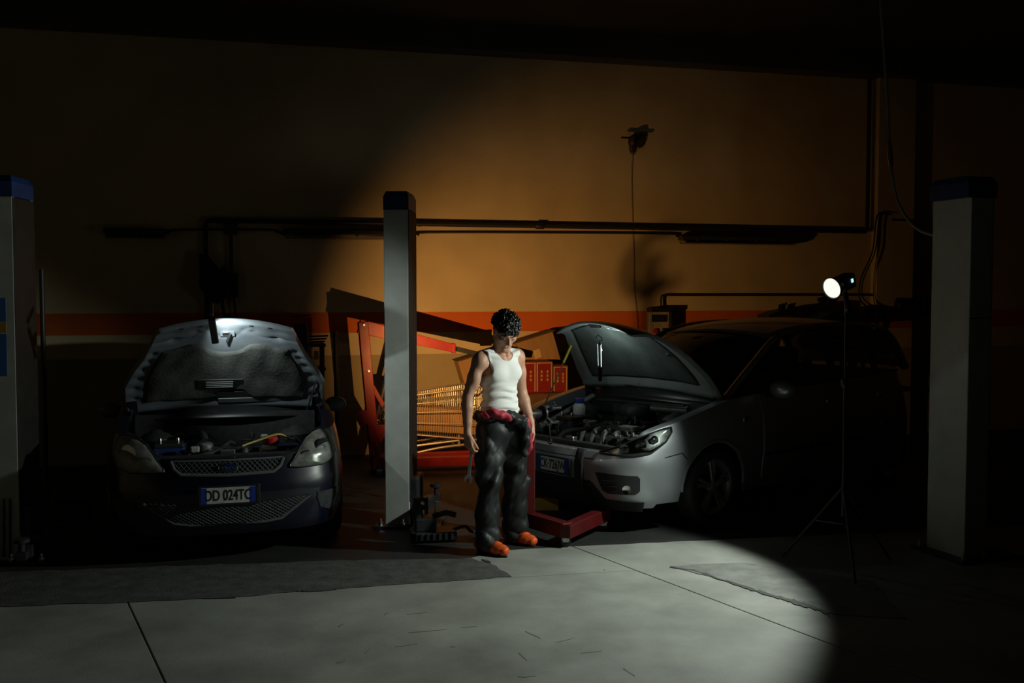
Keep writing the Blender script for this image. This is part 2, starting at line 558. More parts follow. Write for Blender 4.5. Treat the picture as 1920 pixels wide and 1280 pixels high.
MB().prism(ragged(patch2), 0.004, (0, 0, 0.0)).build('repair_patch', mat('grey repair screed', (0.20, 0.205, 0.185), 0.75, var=0.35, vscale=6, bump=0.3, bscale=90), fo)
crk = [fl(1258, 1063), fl(1300, 1070), fl(1350, 1086), fl(1400, 1102), fl(1440, 1116), fl(1480, 1126), fl(1520, 1138), fl(1560, 1155)]
cr = []
for i in range(len(crk) - 1):
    for k in range(6): cr.append(crk[i].lerp(crk[i + 1], k / 6))
lft = [p + V(random.uniform(-.01, .01), random.uniform(0.002, .022) * (1 + i / 14), 0) for i, p in enumerate(cr)]
rgt = [p - V(random.uniform(-.01, .01), random.uniform(0.002, .022) * (1 + i / 14), 0) for i, p in enumerate(cr)]
MB().prism([(p.x, p.y) for p in lft] + [(p.x, p.y) for p in rgt[::-1]], 0.0055).build('crumbled_crack', M_STAIN, fo)
def blot(px, py, L, W, ang, nm='rubber_mark'):
    c = fl(px, py); e = V(math.cos(ang), math.sin(ang), 0); g = V(-e.y, e.x, 0)
    P = []
    for k in range(14):
        t = 2 * math.pi * k / 14; r = random.uniform(.6, 1.15)
        p = c + e * (math.cos(t) * L / 2 * r) + g * (math.sin(t) * W / 2 * r); P.append((p.x, p.y))
    MB().prism(P, 0.0015 + 0.004 * (nm != 'rubber_mark')).build(nm, M_STAIN, fo)
blot(597, 1107, .22, .05, .2, 'torn_patch_edge'); blot(560, 1108, .1, .03, -.3, 'torn_patch_edge'); blot(410, 1122, .2, .016, .1, 'torn_patch_edge')
blot(800, 1091, .08, .03, 0, 'torn_patch_edge'); blot(912, 1052, .12, .03, -.9, 'torn_patch_edge')
M_MARK = mat('faint scuff', (0.215, 0.22, 0.195), 0.6)
for px, py, L, W, a in ((640, 1172, .07, .025, 1.2), (780, 1150, .12, .01, .3), (800, 1183, .22, .012, .25), (690, 1220, .1, .012, 1.3), (760, 1210, .13, .012, .4),
                        (640, 1240, .07, .03, .9), (1000, 1190, .16, .012, 2.2), (1060, 1200, .14, .01, .6), (980, 1230, .12, .012, 1.9), (1110, 1222, .12, .012, .3),
                        (725, 1150, .06, .014, 1.2), (880, 1175, .1, .01, .2), (1180, 1260, .12, .012, 2.0), (990, 1268, .1, .014, .2), (1133, 1068, .02, .02, 0), (850, 1212, .03, .02, 0)):
    blot(px, py, L, W, a)
for o_ in fo.children:
    if o_.name.startswith('rubber_mark'): o_.data.materials[0] = M_MARK

# ================================================================== WALL FIXTURES
def wthing(name, label, cat, a, z, b=0.0, group=None):
    return thing(name, label, cat, room(a, b, z), WANG, group)
# long pipe with a drop at the left end
pA, pB = wl(385, 413, .07), wl(1622, 434, .07)
zt_ = (pA.z + pB.z) / 2
t = wthing('wall_pipe', 'long dark pipe running along the cream wall, with a drop behind the blue car', 'pipe', 0, 0)
MB().tube([(pA.x, -.07, 0.9), (pA.x, -.07, zt_ - .05), (pA.x + .015, -.07, zt_ - .015), (pA.x + .05, -.07, zt_), (pB.x, -.07, zt_)], .026, 10).build('pipe_run', M_PIPE, t, smooth=True)
for x in (-2.4, -1.1, .35, 1.9, 3.3):
    MB().box((x, -.035, zt_), (.03, .07, .05)).build('pipe_clip', M_PIPE, t)
x_c = wl(1012, 424, .07).x
MB().lathe([(.033, -.05), (.037, -.045), (.037, .045), (.033, .05)], (x_c, -.07, zt_), (1, 0, 0), 12).build('pipe_coupling', M_PIPE, t, smooth=True)
MB().tube([(pB.x, -.07, zt_), (pB.x + .03, -.07, zt_ + .03), (pB.x + .03, -.07, 4.6)], .026, 10).build('riser', M_PIPE, t, smooth=True)

M_FIXT = mat('grey fixture housing', (0.035, 0.037, 0.035), 0.6)
M_DIFF = glass('yellowed diffuser', (0.62, 0.50, 0.36), .06, .12)
def fluo(px0, px1, py, label):
    a, b = wl(px0, py, .1), wl(px1, py, .1)
    L = b.x - a.x
    t = wthing('fluorescent_light', label, 'wall light', (a.x + b.x) / 2, (a.z + b.z) / 2, 0, 'unlit strip lights on the back wall')
    prof = [(-.075, .0), (-.06, .045), (.0, .06), (.06, .045), (.075, .0)]
    G = [[V(x, -.1 + u, v) for u, v in prof] for x in (-L / 2, L / 2)]
    mb = MB().grid(G)
    mb.add([p for p in G[0]], [(0, 1, 2, 3, 4)]); mb.add([p for p in G[1]], [(4, 3, 2, 1, 0)])
    mb.add([G[0][0], G[0][4], G[1][4], G[1][0]], [(0, 1, 2, 3)])
    mb.build('housing', M_FIXT, t, bevel=.006)
    prof2 = [(.068, -.001), (.055, -.04), (0, -.052), (-.055, -.04), (-.068, -.001)]
    MB().grid([[V(x, -.1 + u, v) for u, v in prof2] for x in (-L / 2 + .02, L / 2 - .02)]).build('diffuser', M_DIFF, t, smooth=True)
    for s in (-.03, .03):
        MB().tube([(-L / 2 + .06, -.1 + s, -.022), (L / 2 - .06, -.1 + s, -.022)], .012, 8).build('lamp_tube', mat('unlit lamp tube', (.5, .46, .4), .4), t, smooth=True)
    for k in range(4):
        MB().box((-L / 2 + L * (k + .5) / 4, -.172, -.004), (.03, .014, .03)).build('clip', M_FIXT, t)
    for s in (-1, 1):
        MB().box((s * L * .35, -.02, .045), (.04, .05, .03)).build('wall_bracket', M_FIXT, t)
    return t
fluo(532, 748, 440, 'unlit strip light partly behind the tall grey lift column with blue cap')
fluo(1275, 1493, 451, 'unlit strip light above the silver car')
fluo(195, 312, 438, 'unlit strip light in the gloom at far left')
# thin conduit between the strip lights
cz = wl(1000, 437, .05).z
def conduit(P, r, name, label):
    o = MB().tube(smoothpath(P, 5), r, 8).build(name, M_PIPE, None, smooth=True)
    o.location = WO; o.rotation_euler = (0, 0, WANG)
    return tag(o, label, 'cable')
def wp(px, py, off=.03):
    return wl(px, py, off)
conduit([wp(312, 438), wp(340, 431), wp(500, 431), wp(518, 434), wp(535, 441, .08)], .011, 'conduit', 'thin dark conduit joining the two left strip lights')
conduit([wp(785, 441, .08), wp(800, 436), wp(1000, 436), wp(1250, 438), wp(1268, 442), wp(1283, 450, .08)], .011, 'conduit', 'thin dark conduit leading to the strip light above the silver car')
# bulkhead lamp with bracket
q = wl(1187, 272, .12)
t = wthing('bulkhead_lamp', 'small unlit caged lamp on a crossbar high on the wall', 'lamp', q.x, q.z)
MB().box((0, -.12, .085), (.30, .03, .02)).build('crossbar', M_PIPE, t)
MB().beam((0, 0, .085), (0, -.14, .085), .03, .03).build('wall_arm', M_PIPE, t)
MB().lathe([(.03, .11), (.055, .10), (.06, .03), (.05, .0), (.045, -.01)], (0, -.12, 0), (0, 0, 1), 16).build('lamp_socket', M_PIPE, t, smooth=True)
MB().lathe([(.042, 0), (.044, -.04), (.03, -.085), (.0, -.1)], (0, -.12, 0), (0, 0, 1), 16).build('glass_bulb', glass('lamp glass', (.4, .36, .3), .15), t, smooth=True)
for k in range(6):
    a = k * math.pi / 3
    MB().tube([(math.cos(a) * .05, -.12 + math.sin(a) * .05, 0), (math.cos(a) * .05, -.12 + math.sin(a) * .05, -.05), (math.cos(a) * .03, -.12 + math.sin(a) * .03, -.1), (0, -.12, -.112)], .003, 5).build('cage_wire', M_PIPE, t)
P = [wp(1186, 290, .02), wp(1184, 330, .015), wp(1186, 420, .015), wp(1188, 480, .015), wp(1189, 540, .015), wp(1194, 590, .015), wp(1196, 640, .015)]
o = MB().tube(smoothpath(P, 5), .003, 6).build('lamp_wire', mat('tan wire', (.12, .09, .05), .6), None, smooth=True); o.location = WO; o.rotation_euler = (0, 0, WANG)
tag(o, 'thin wire hanging straight down the wall below the caged lamp', 'cable')
# socket cabinet
a, b = wl(1217, 577, .1), wl(1256, 634, .1)
W, H = b.x - a.x, a.z - b.z
t = wthing('socket_cabinet', 'wall socket cabinet with red and blue industrial sockets above the open silver bonnet', 'electrical box', (a.x + b.x) / 2, (a.z + b.z) / 2)
M_CAB = mat('grey beige cabinet', (.32, .28, .2), .5, var=.2, vscale=20)
MB().box((0, -.055, 0), (W, .11, H)).build('cabinet_body', M_CAB, t, bevel=.006)
MB().box((0, -.115, H / 2 - .025), (W * 1.04, .14, .05)).build('hood', M_BLACK, t, bevel=.004)
MB().box((W / 2 - .008, -.1, 0), (.03, .14, H)).build('side_frame', M_BLACK, t, bevel=.004)
MB().box((-.008, -.112, H * .16), (W * .72, .012, H * .24)).build('breaker_window', M_BLACK, t, bevel=.003)
for k in range(6):
    MB().box((-.008 - W * .3 + W * .6 * k / 5, -.121, H * .15), (.016, .01, .05)).build('breaker', M_DARKMET, t)
MB().lathe([(.032, 0), (.032, .03), (.024, .034), (.0, .03)], (-W * .24, -.11, -H * .25), (0, -1, 0), 16).build('red_socket', mat('red plastic', (.35, .01, .012), .4), t, smooth=True)
MB().box((W * .2, -.125, -H * .25), (.055, .04, .065)).build('blue_socket', mat('blue plastic', (.01, .02, .09), .4), t, bevel=.008)
MB().box((W * .22, -.112, H * .38), (.02, .01, .015)).build('label_plate', mat('pale label', (.5, .45, .35), .5), t)
q0, q1 = wl(1240, 577, .05), wl(1240, 553, .05)
o = MB().tube(smoothpath([(q0.x, -.05, q0.z), (q0.x, -.05, q1.z - .03), (q0.x + .06, -.05, q1.z), (q0.x + .4, -.05, q1.z), (wl(1690, 553, .05).x, -.05, q1.z)], 6), .014, 8).build('socket_conduit', M_PIPE, None, smooth=True)
o.location = WO; o.rotation_euler = (0, 0, WANG)
tag(o, 'horizontal conduit leaving the top of the socket cabinet to the right', 'conduit')
# hose reel / switch gear left
c0, c1 = wl(372, 475, .2), wl(430, 570, .2)
t = wthing('hose_reel', 'black hose reel silhouette on the drop pipe behind the raised blue bonnet', 'hose reel', c0.x, (c0.z + c1.z) / 2)
W2 = c1.x - c0.x; H2 = c0.z - c1.z
poly = [(0, H2 * .5), (W2 * .3, H2 * .48), (W2 * .62, H2 * .22), (W2 * .95, H2 * .1), (W2 * .98, -H2 * .34), (W2 * .6, -H2 * .5), (W2 * .22, -H2 * .42), (W2 * .02, -H2 * .1)]
MB().prism(poly, .1, (0, -.18, 0), (1, 0, 0), (0, 0, 1), (0, 1, 0)).build('reel_housing', M_BLACK, t, bevel=.012)
MB().lathe([(.14, 0), (.14, .05), (.05, .06)], (W2 * .45, -.2, -.04), (0, -1, 0), 24).build('drum', M_BLACK, t, smooth=True)
MB().sphere((W2 * .8, -.2, H2 * .2), .03, 10).build('roller_ball', M_BLACK, t, smooth=True)
MB().tube(smoothpath([(W2 * .75, -.2, -H2 * .4), (W2 * .8, -.2, -H2 * .62), (W2 * .9, -.18, -H2 * .75), (W2 * 1.0, -.16, -H2 * .7)], 5), .018, 8).build('hose_tail', M_RUBBER, t, smooth=True)
MB().box((W2 * .5, -.06, 0), (.06, .14, .3)).build('wall_bracket', M_BLACK, t)
d0, d1 = wl(433, 428, .08), wl(438, 540, .08)
t = wthing('junction_box', 'junction box and capped drop pipe left of the first strip light', 'electrical box', d0.x, d0.z)
MB().box((0, -.05, 0), (.14, .1, .13)).build('box_body', M_FIXT, t, bevel=.012)
MB().box((0, -.104, 0), (.12, .01, .11)).build('lid', M_FIXT, t, bevel=.004)
MB().tube([(0, -.07, -.06), (0, -.07, -.55)], .02, 8).build('drop_pipe', M_PIPE, t, smooth=True)
MB().box((.03, -.07, -.62), (.085, .11, .26)).build('switch_box', M_FIXT, t, bevel=.01)
MB().box((.03, -.13, -.6), (.05, .015, .06)).build('switch', M_BLACK, t, bevel=.004)
MB().tube(smoothpath([(.02, -.07, -.75), (.04, -.07, -.95), (.1, -.08, -1.02), (.12, -.08, -1.25)], 5), .012, 7).build('cable_tail', M_RUBBER, t, smooth=True)
# right hand side: second pipe, valves, cable loops
t = wthing('valve_pipe', 'dark vertical pipe with two valve bodies right of the pilaster', 'pipe', wl(1713, 500, .1).x, 0)
zz = wl(1713, 575, .1).z
MB().tube([(0, -.1, .8), (0, -.1, 2.75), (-.05, -.1, 2.8), (-.35, -.1, 2.8)], .035, 10).build('pipe_run', M_PIPE, t, smooth=True)
for dx in (-.2, .2):
    MB().lathe([(.04, -.1), (.1, -.07), (.1, .07), (.04, .1)], (dx, -.12, zz + .02), (1, 0, 0), 14).build('valve_body', M_BLACK, t, smooth=True)
    MB().lathe([(.02, 0), (.02, .1), (.07, .11), (.07, .13), (.01, .13)], (dx, -.2, zz + .02), (0, -1, 0), 14).build('hand_wheel', M_BLACK, t, smooth=True)
MB().tube([(-.2, -.12, zz + .02), (.2, -.12, zz + .02)], .03, 8).build('valve_link', M_PIPE, t, smooth=True)
def coil(px, py, r, n, label):
    q = wl(px, py, .12)
    t = wthing('cable_coil', label, 'cable coil', q.x, q.z)
    for k in range(n):
        rr = r * (1 - .08 * k); P = []
        for i in range(20):
            a = 2 * math.pi * i / 20
            P.append((math.cos(a) * rr * .55 + .01 * k, -.1 - .02 * k, math.sin(a) * rr - rr))
        MB().tube(P, .013, 7, closed=True).build('loop', M_RUBBER, t, smooth=True)
    MB().beam((0, 0, .0), (0, -.16, .0), .03, .02).build('hook', M_PIPE, t)
coil(1640, 573, .22, 4, 'coil of black cable hanging on the pilaster behind the lamp')
o = MB().tube(smoothpath([wp(1668, 400, .16), wp(1645, 404, .16), wp(1636, 470, .17), wp(1615, 520, .18), wp(1611, 555, .18), wp(1622, 572, .18), wp(1640, 577, .16)], 6), .01, 7).build('hanging_cable', M_RUBBER, None, smooth=True)
o.location = WO; o.rotation_euler = (0, 0, WANG); tag(o, 'slack black cable looping down the pilaster to the cable coil', 'cable')
o = MB().tube(smoothpath([wp(1672, 402, .18), wp(1650, 407, .18), wp(1641, 470, .19), wp(1620, 520, .2), wp(1616, 552, .2), wp(1628, 568, .2), wp(1645, 574, .18)], 6), .008, 7).build('hanging_cable', M_RUBBER, None, smooth=True)
o.location = WO; o.rotation_euler = (0, 0, WANG); tag(o, 'thinner inner cable beside the slack black cable on the pilaster', 'cable')
# bench with tool things standing behind the silver car
def bench():
    a = wl(1380, 600, .35).x; b = wl(1604, 600, .35).x
    zt = 1.50
    t = wthing('storage_rack', 'dark metal rack against the wall behind the silver car', 'shelf', (a + b) / 2, 0, -.32)
    W = b - a
    for z in (.12, .7, zt - .02):
        MB().box((0, 0, z), (W, .5, .04)).build('shelf_board', M_DARKMET, t, bevel=.004)
    for sx in (-1, 1):
        for sy in (-1, 1):
            MB().box((sx * (W / 2 - .02), sy * .23, zt / 2 - .02), (.04, .04, zt - .04)).build('upright', M_DARKMET, t)
    # tool tray
    q = wl(1459, 598, .35)
    k = thing('tool_tray', 'dark tray heaped with tools on the rack, seen over the silver roof', 'tool tray', room(q.x, -.35, zt), WANG)
    MB().prism([(-.21, 0), (.21, 0), (.22, .16), (.13, .17), (-.05, .14), (-.21, .09)], .28, (0, .14, 0), (1, 0, 0), (0, 0, 1), (0, -1, 0)).build('tray_body', M_DARKMET, k, bevel=.01)
    for i in range(6):
        x = -.02 + i * .04
        MB().beam((x, -.05 + .03 * (i % 3), .12), (x + .05, 0, .215 + .012 * (i % 3)), .035, .02).build('tool_handle', M_BLACK, k, bevel=.004)
    for i in range(3):
        MB().box((-.06 + i * .06, -.143, .06), (.03, .01, .03)).build('drawer_label', mat('dim red label', (.2, .02, .015), .5), k)
    q = wl(1556, 598, .35)
    k = thing('covered_machine', 'low dark wedge-topped machine cover on the rack beside the lamp', 'machine', room(q.x, -.33, zt), WANG)
    MB().prism([(-.28, 0), (.3, 0), (.3, .10), (-.06, .13), (-.24, .03)], .36, (0, .18, 0), (1, 0, 0), (0, 0, 1), (0, -1, 0)).build('cover', M_DARKMET, k, bevel=.012)
    MB().box((.05, -.185, .05), (.2, .012, .03)).build('vent_strip', M_BLACK, k)
bench()

# ================================================================== LIFT COLUMNS
M_LIFT = mat('grey lift enamel', (0.50, 0.52, 0.48), 0.45, var=0.16, vscale=5, rvar=0.1, bump=0.05, bscale=40)
M_LBLUE = mat('blue lift enamel', (0.012, 0.045, 0.16), 0.4, var=0.3, vscale=14)
M_CHANNEL = mat('greasy dark channel', (0.018, 0.016, 0.013), 0.55, var=0.4, vscale=10)
M_LIFTBASE = mat('dirty lift base', (0.03, 0.034, 0.033), 0.5, metal=0.2, var=0.5, vscale=18)
def lift_post(label, loc, rz, side=1, stickers=False, capw=1.0, seam=False, arms=True):
    """side = +1: channel opens to local +x"""
    t = thing('lift_column', label, 'car lift', loc, rz, 'columns of the car lifts')
    w, d, H = .195, .36, 2.505
    s = side
    P = [(-s * w / 2, -d / 2), (s * w / 2, -d / 2), (s * w / 2, -d / 2 + .05), (s * (w / 2 - .03), -d / 2 + .05), (s * (w / 2 - .03), -d / 2 + .02),
         (-s * (w / 2 - .02), -d / 2 + .02), (-s * (w / 2 - .02), d / 2 - .02), (s * (w / 2 - .03), d / 2 - .02), (s * (w / 2 - .03), d / 2 - .05), (s * w / 2, d / 2 - .05), (s * w / 2, d / 2), (-s * w / 2, d / 2)]
    MB().prism(P, H, (0, 0, 0)).build('column', M_LIFT, t, bevel=.006)
    MB().box((s * .013, 0, H / 2), (w - .048, d - .05, H - .02)).build('inner_channel', M_CHANNEL, t)
    MB().box((s * (w / 2 + .002), 0, H / 2 + .1), (.006, d - .004, H - .21)).build('dark_side_panel', M_CHANNEL, t, bevel=.002)  # near-black panel over the whole channel side of the column
    MB().prism([(-w / 2 * capw - .004, -d / 2 - .004), (w / 2 * capw + .004, -d / 2 - .004), (w / 2 * capw + .004, d / 2 + .004), (-w / 2 * capw - .004, d / 2 + .004)], .005, (0, 0, H)).build('cap_flange', M_LBLUE, t)
    x1, y1_ = w / 2 * capw + .003, d / 2 + .003
    x2, y2_ = x1 - .018, y1_ - .03
    G = [[V(sx * a, sy * b, z) for sx, sy in ((-1, -1), (1, -1), (1, 1), (-1, 1), (-1, -1))] for a, b, z in ((x1, y1_, H + .005), (x1, y1_, H + .10), (x2, y2_, H + .145))]
    mb = MB().grid(G); mb.add([G[2][i] for i in range(4)], [(0, 1, 2, 3)])
    mb.build('cap', M_LBLUE, t, bevel=.005)
    if seam:
        MB().box((0, -d / 2 - .0005, 1.68), (w, .003, .008)).build('seam', M_CHANNEL, t)
    MB().box((s * .08, 0, .012), (.52, .5, .024)).build('base_plate', M_LIFTBASE, t, bevel=.004)
    for bx in (-.13, .05, .25):
        for by in (-.21, .21):
            MB().lathe([(.018, .024), (.018, .05), (.01, .055), (.01, .075), (0, .076)], (bx * s, by, 0), n=6).build('anchor_bolt', M_STEEL, t)
    if arms:
        MB().box((s * .11, 0, .22), (.1, .30, .34)).build('carriage', M_LIFTBASE, t, bevel=.012)
        for sy in (-1, 1):
            a = V(s * .15, sy * .1, .12); b = V(s * .20, sy * .36, .12)
            MB().lathe([(.05, -.07), (.055, -.06), (.055, .06), (.05, .07)], a, n=14).build('arm_pivot', M_LIFTBASE, t, smooth=True)
            MB().beam(a, b, .09, .08).build('lift_arm', M_LIFTBASE, t, bevel=.006)
            MB().beam(b - (b - a).normalized() * .1, b + (b - a).normalized() * .12, .065, .055).build('arm_extension', M_LIFTBASE, t, bevel=.004)
            MB().lathe([(.02, 0), (.02, .05), (.05, .06), (.05, .085), (.0, .085)], b + (b - a).normalized() * .09 + V(0, 0, .03), n=16).build('lift_pad', M_RUBBER, t, smooth=True)
    if stickers:
        M_S = mat('blue sticker', (.03, .12, .36), .4); M_O = mat('amber sticker', (.4, .22, .03), .4)
        for z0, z1, m in ((1.66, 1.82, M_S), (1.585, 1.655, M_O), (1.29, 1.575, M_S)):
            MB().box((.0, -d / 2 - .0015, (z0 + z1) / 2), (.08, .003, z1 - z0)).build('sticker', m, t)
        for x in (-.04, .0, .04):
            MB().tube([(x, -d / 2 - .008, .45), (x - .01, -d / 2 - .01, .05)], .006, 6).build('cable_strip', M_RUBBER, t)
    return t
LC = pt(751, 640, 8.12)
lift_post('tall grey lift column with blue cap between the blue car and the mechanic', (LC.x, LC.y, 0), math.radians(-4), 1)
LR = pt(1800, 640, 7.12)
tR = lift_post('grey lift column with blue cap standing at far right in the dark', (LR.x, LR.y, 0), math.radians(20), 1, capw=1.28, seam=True, arms=False)
LL = pt(22, 640, 7.05)
lift_post('dim grey lift column with blue and amber stickers at far left', (LL.x, LL.y, 0), math.radians(4), 1, stickers=True)
# engine-lift mechanism heap at the foot of the centre column
t = thing('bottle_jack', 'grimy hydraulic jack unit at the foot of the tall grey column', 'jack', tuple(fl(812, 1012)), math.radians(10))
MB().box((0, 0, .05), (.34, .22, .06)).build('jack_base', M_LIFTBASE, t, bevel=.01)
for k in range(7):
    MB().box((-.14 + .045 * k, -.115, .05), (.02, .02, .05)).build('tooth', M_LIFTBASE, t, bevel=.003)
MB().box((-.06, 0, .13), (.16, .16, .1)).build('valve_block', M_LIFTBASE, t, bevel=.012)
MB().lathe([(.03, 0), (.04, .01), (.04, .1), (.028, .12), (.028, .16), (.0, .165)], (-.12, -.02, .17), n=14).build('piston', M_LIFTBASE, t, smooth=True)
MB().tube([(.0, .0, .18), (.1, -.02, .21), (.17, -.03, .19)], .022, 9).build('pump_arm', M_LIFTBASE, t, smooth=True)
MB().tube([(.02, 0, .17), (.03, 0, .29)], .012, 7).build('lever', M_STEEL, t, smooth=True)
MB().tube(smoothpath([(.15, 0, .07), (.24, -.02, .1), (.3, .05, .04), (.4, .1, .02)], 5), .012, 7).build('oil_hose', M_RUBBER, t, smooth=True)

# hose from the ceiling to the right column
P = [pt(1648, -40, 8.3), pt(1655, 60, 8.2), pt(1664, 190, 8.1), pt(1668, 290, 8.0), pt(1673, 330, 7.9), pt(1684, 380, 7.8), pt(1710, 420, 7.6), pt(1740, 438, 7.4), pt(1776, 441, 7.2)]
o = MB().tube(smoothpath(P, 6), .012, 8).build('air_hose', mat('pale grey hose', (.22, .24, .22), .5), None, smooth=True)
tag(o, 'pale hose hanging from the ceiling and curving to the right lift column', 'hose')
E0, E1 = pt(1667, 268, 8.0), pt(1671, 312, 7.93)
o2 = MB().tube([E0, E0.lerp(E1, .3), E0.lerp(E1, .7), E1], [.018, .022, .022, .018], 10).build('hose_coupling', M_STEEL, o, smooth=True)

# ================================================================== ENGINE CRANE (red)
M_RED = mat('red enamel', (0.25, 0.007, 0.004), 0.5, var=0.25, vscale=9, rvar=0.12, bump=0.04, bscale=30)
M_REDD = mat('shade-darkened red enamel', (0.085, 0.002, 0.002), 0.5, var=0.3, vscale=9)  # red with the engine stand's shade put into the colour
CR = room(-1.9, -1.22, 0)
t = thing('engine_crane', 'red engine crane with angled boom behind the tall grey column', 'engine crane', CR, WANG)
def cl(px, py, off):                     # crane-local point in the crane's plane
    d = ray(px, py); o_ = Vector((0, 0, HCAM)); pl = WO - WEY * off
    k = (pl - o_).dot(WEY) / d.dot(WEY); p = o_ + d * k - CR
    return V(p.dot(WEX), p.dot(WEY), p.z)
OFF = 1.22
mt, mbm = cl(680, 603, OFF), cl(704, 868, OFF)
up = (0, -1, 0)
MB().beam(mbm, mt, .10, .125, up).build('mast', M_RED, t, bevel=.006)
bt, be = cl(676, 612, OFF), cl(852, 653, OFF)
bdir = (be - bt).normalized()
MB().beam(bt - bdir * .02, be, .09, .145, w2=.07, h2=.085).build('boom', M_RED, t, bevel=.005)
MB().beam(be - bdir * .25, be + bdir * .42, .045, .05).build('boom_extension', M_BLACK, t, bevel=.003)
MB().box(be - bdir * .01, (.03, .1, .1)).build('boom_collar', M_RED, t, bevel=.004)
ends = be + bdir * .22
MB().tube([ends + V(0, 0, -.02), ends + V(.005, 0, -.13)], .007, 6).build('chain', M_STEEL, t)
hk = [ends + V(0, 0, -.13), ends + V(.02, 0, -.16), ends + V(.03, 0, -.2), ends + V(0, 0, -.235), ends + V(-.035, 0, -.21), ends + V(-.035, 0, -.185)]
MB().tube(smoothpath(hk, 4), .011, 8).build('hook', M_DARKMET, t, smooth=True)
for q in (cl(681, 608, OFF), cl(690, 695, OFF)):
    for s in (-1, 1):
        MB().lathe([(.018, 0), (.018, .012), (.008, .014), (.008, .024), (0, .024)], q + V(0, s * .062, 0), (0, s, 0), 6).build('pivot_bolt', M_STEEL, t)
b0, b1 = cl(684, 700, OFF), cl(728, 778, OFF)
for s in (-1, 1):
    MB().beam(b0 + V(0, s * .05, 0), b1 + V(0, s * .05, 0), .014, .045).build('brace', M_RED, t, bevel=.003)
r0, r1 = cl(706, 785, OFF), cl(742, 640, OFF)
MB().tube([r0, r0.lerp(r1, .62)], .036, 14).build('ram_cylinder', M_BLACK, t, smooth=True)
MB().tube([r0.lerp(r1, .6), r1], .018, 10).build('ram_rod', M_STEEL, t, smooth=True)
MB().beam(r0 + V(.02, -.03, .05), r0 + V(.18, -.12, .3), .02, .02).build('pump_handle', M_STEEL, t, bevel=.003)
for px, py in ((681, 773), (712, 800)):
    q = cl(px, py, OFF)
    MB().prism([(-.09, .03), (.09, .03), (.07, -.05), (.0, -.16), (-.03, -.12)], .012, q + V(0, -.07, 0), (1, 0, 0), (0, 0, 1), (0, 1, 0)).build('gusset', M_RED, t, bevel=.002)
b_l, b_r = cl(697, 881, OFF), cl(900, 881, OFF)
zl = .12
MB().beam(V(b_l.x, -.08, zl), V(b_l.x + .12, -.08, zl), .14, .13).build('base_socket', M_RED, t, bevel=.006)
MB().beam(V(b_l.x, -.08, zl), V(b_r.x + .25, -.22, zl), .085, .10).build('leg', M_RED, t, bevel=.006)
MB().beam(V(b_l.x, .12, zl), V(b_r.x + .25, .16, zl), .085, .10).build('leg', M_RED, t, bevel=.006)
MB().beam(V(b_l.x + .06, -.15, zl), V(b_l.x + .06, .2, zl), .1, .12).build('base_crossbar', M_RED, t, bevel=.006)
def caster(mb_parent, p, m=M_DARKMET, r=.045):
    w_ = MB().lathe([(r * .3, -.016), (r * .9, -.016), (r, -.01), (r, .01), (r * .9, .016), (r * .3, .016)], (p[0], p[1], r), (0, 1, 0), 14).build('caster_wheel', m, mb_parent, smooth=True)
    MB().prism([(-.02, r), (.02, r), (.035, p[2]), (-.035, p[2])], .045, (p[0], p[1] + .0225, 0), (1, 0, 0), (0, 0, 1), (0, -1, 0)).build('caster_fork', M_STEEL, w_)
for p in ((b_l.x + .06, -.17, zl - .05), (b_l.x + .06, .22, zl - .05), (b_r.x + .2, -.21, zl - .05), (b_r.x + .2, .15, zl - .05)):
    caster(t, p)
# upright bars and tyre left behind the crane
o = MB().tube([room(-2.12, -.95, 0), room(-2.14, -.9, 1.46)], .028, 8).build('steel_bar', M_BLACK, None, smooth=True)
tag(o, 'upright black bar just left of the red crane mast', 'bar')
def tyre_mesh(R, r, w, n=36):
    p = [(r, -w * .36), (r + .02, -w * .48), (R - .05, -w * .5), (R - .015, -w * .44), (R, -w * .3), (R, w * .3), (R - .015, w * .44), (R - .05, w * .5), (r + .02, w * .48), (r, w * .36)]
    return MB().lathe(p, (0, 0, 0), (0, 1, 0), n, closed=True)
q_ = pt(722, 832, 10.6)
tt = thing('rubber_hose_coil', 'black rubber hose coil beside the crane mast, half behind the lift column', 'hose', tuple(q_), WANG)
for k in range(4):
    P = [V(math.cos(a) * (.14 - .012 * k), -.02 * k, math.sin(a) * (.17 - .012 * k)) for a in [2 * math.pi * i / 24 for i in range(24)]]
    MB().tube(P, .016, 8, closed=True).build('loop', M_RUBBER, tt, smooth=True)
MB().beam((0, 0, .17), (0, .0, -.44), .03, .03, (0, 1, 0)).build('hanger_post', M_BLACK, tt)

# ================================================================== SHOPPING TROLLEY
M_WIRE = mat('worn zinc wire', (0.62, 0.55, 0.45), 0.38, metal=0.85)
M_CARD = mat('corrugated cardboard', (0.33, 0.19, 0.08), 0.8, var=0.2, vscale=14, bump=0.15, bscale=18, stretch=(1, 1, .1))
TR = room(-.95, -.80, 0)
t = thing('shopping_trolley', 'wire shopping trolley holding cardboard between the grey column and the mechanic', 'shopping trolley', TR, WANG)
def tl(px, py, off=.80):
    d = ray(px, py); o_ = Vector((0, 0, HCAM)); pl = WO - WEY * off
    k = (pl - o_).dot(WEY) / d.dot(WEY); p = o_ + d * k - TR
    return V(p.dot(WEX), 0, p.z)
xl, xr = tl(712, 800).x, tl(905, 800).x
def lerp(a, b, t_): return a + (b - a) * t_
tz = lambda x: lerp(.73, .86, (x - xl) / (xr - xl))       # top rail
bz = lambda x: lerp(.385, .26, (x - xl) / (xr - xl))      # bottom
hw_t = lambda x: lerp(.17, .27, (x - xl) / (xr - xl))
hw_b = lambda x: lerp(.14, .21, (x - xl) / (xr - xl))
def side_pt(x, k, s): return V(x, s * lerp(hw_b(x), hw_t(x), k), lerp(bz(x), tz(x), k))
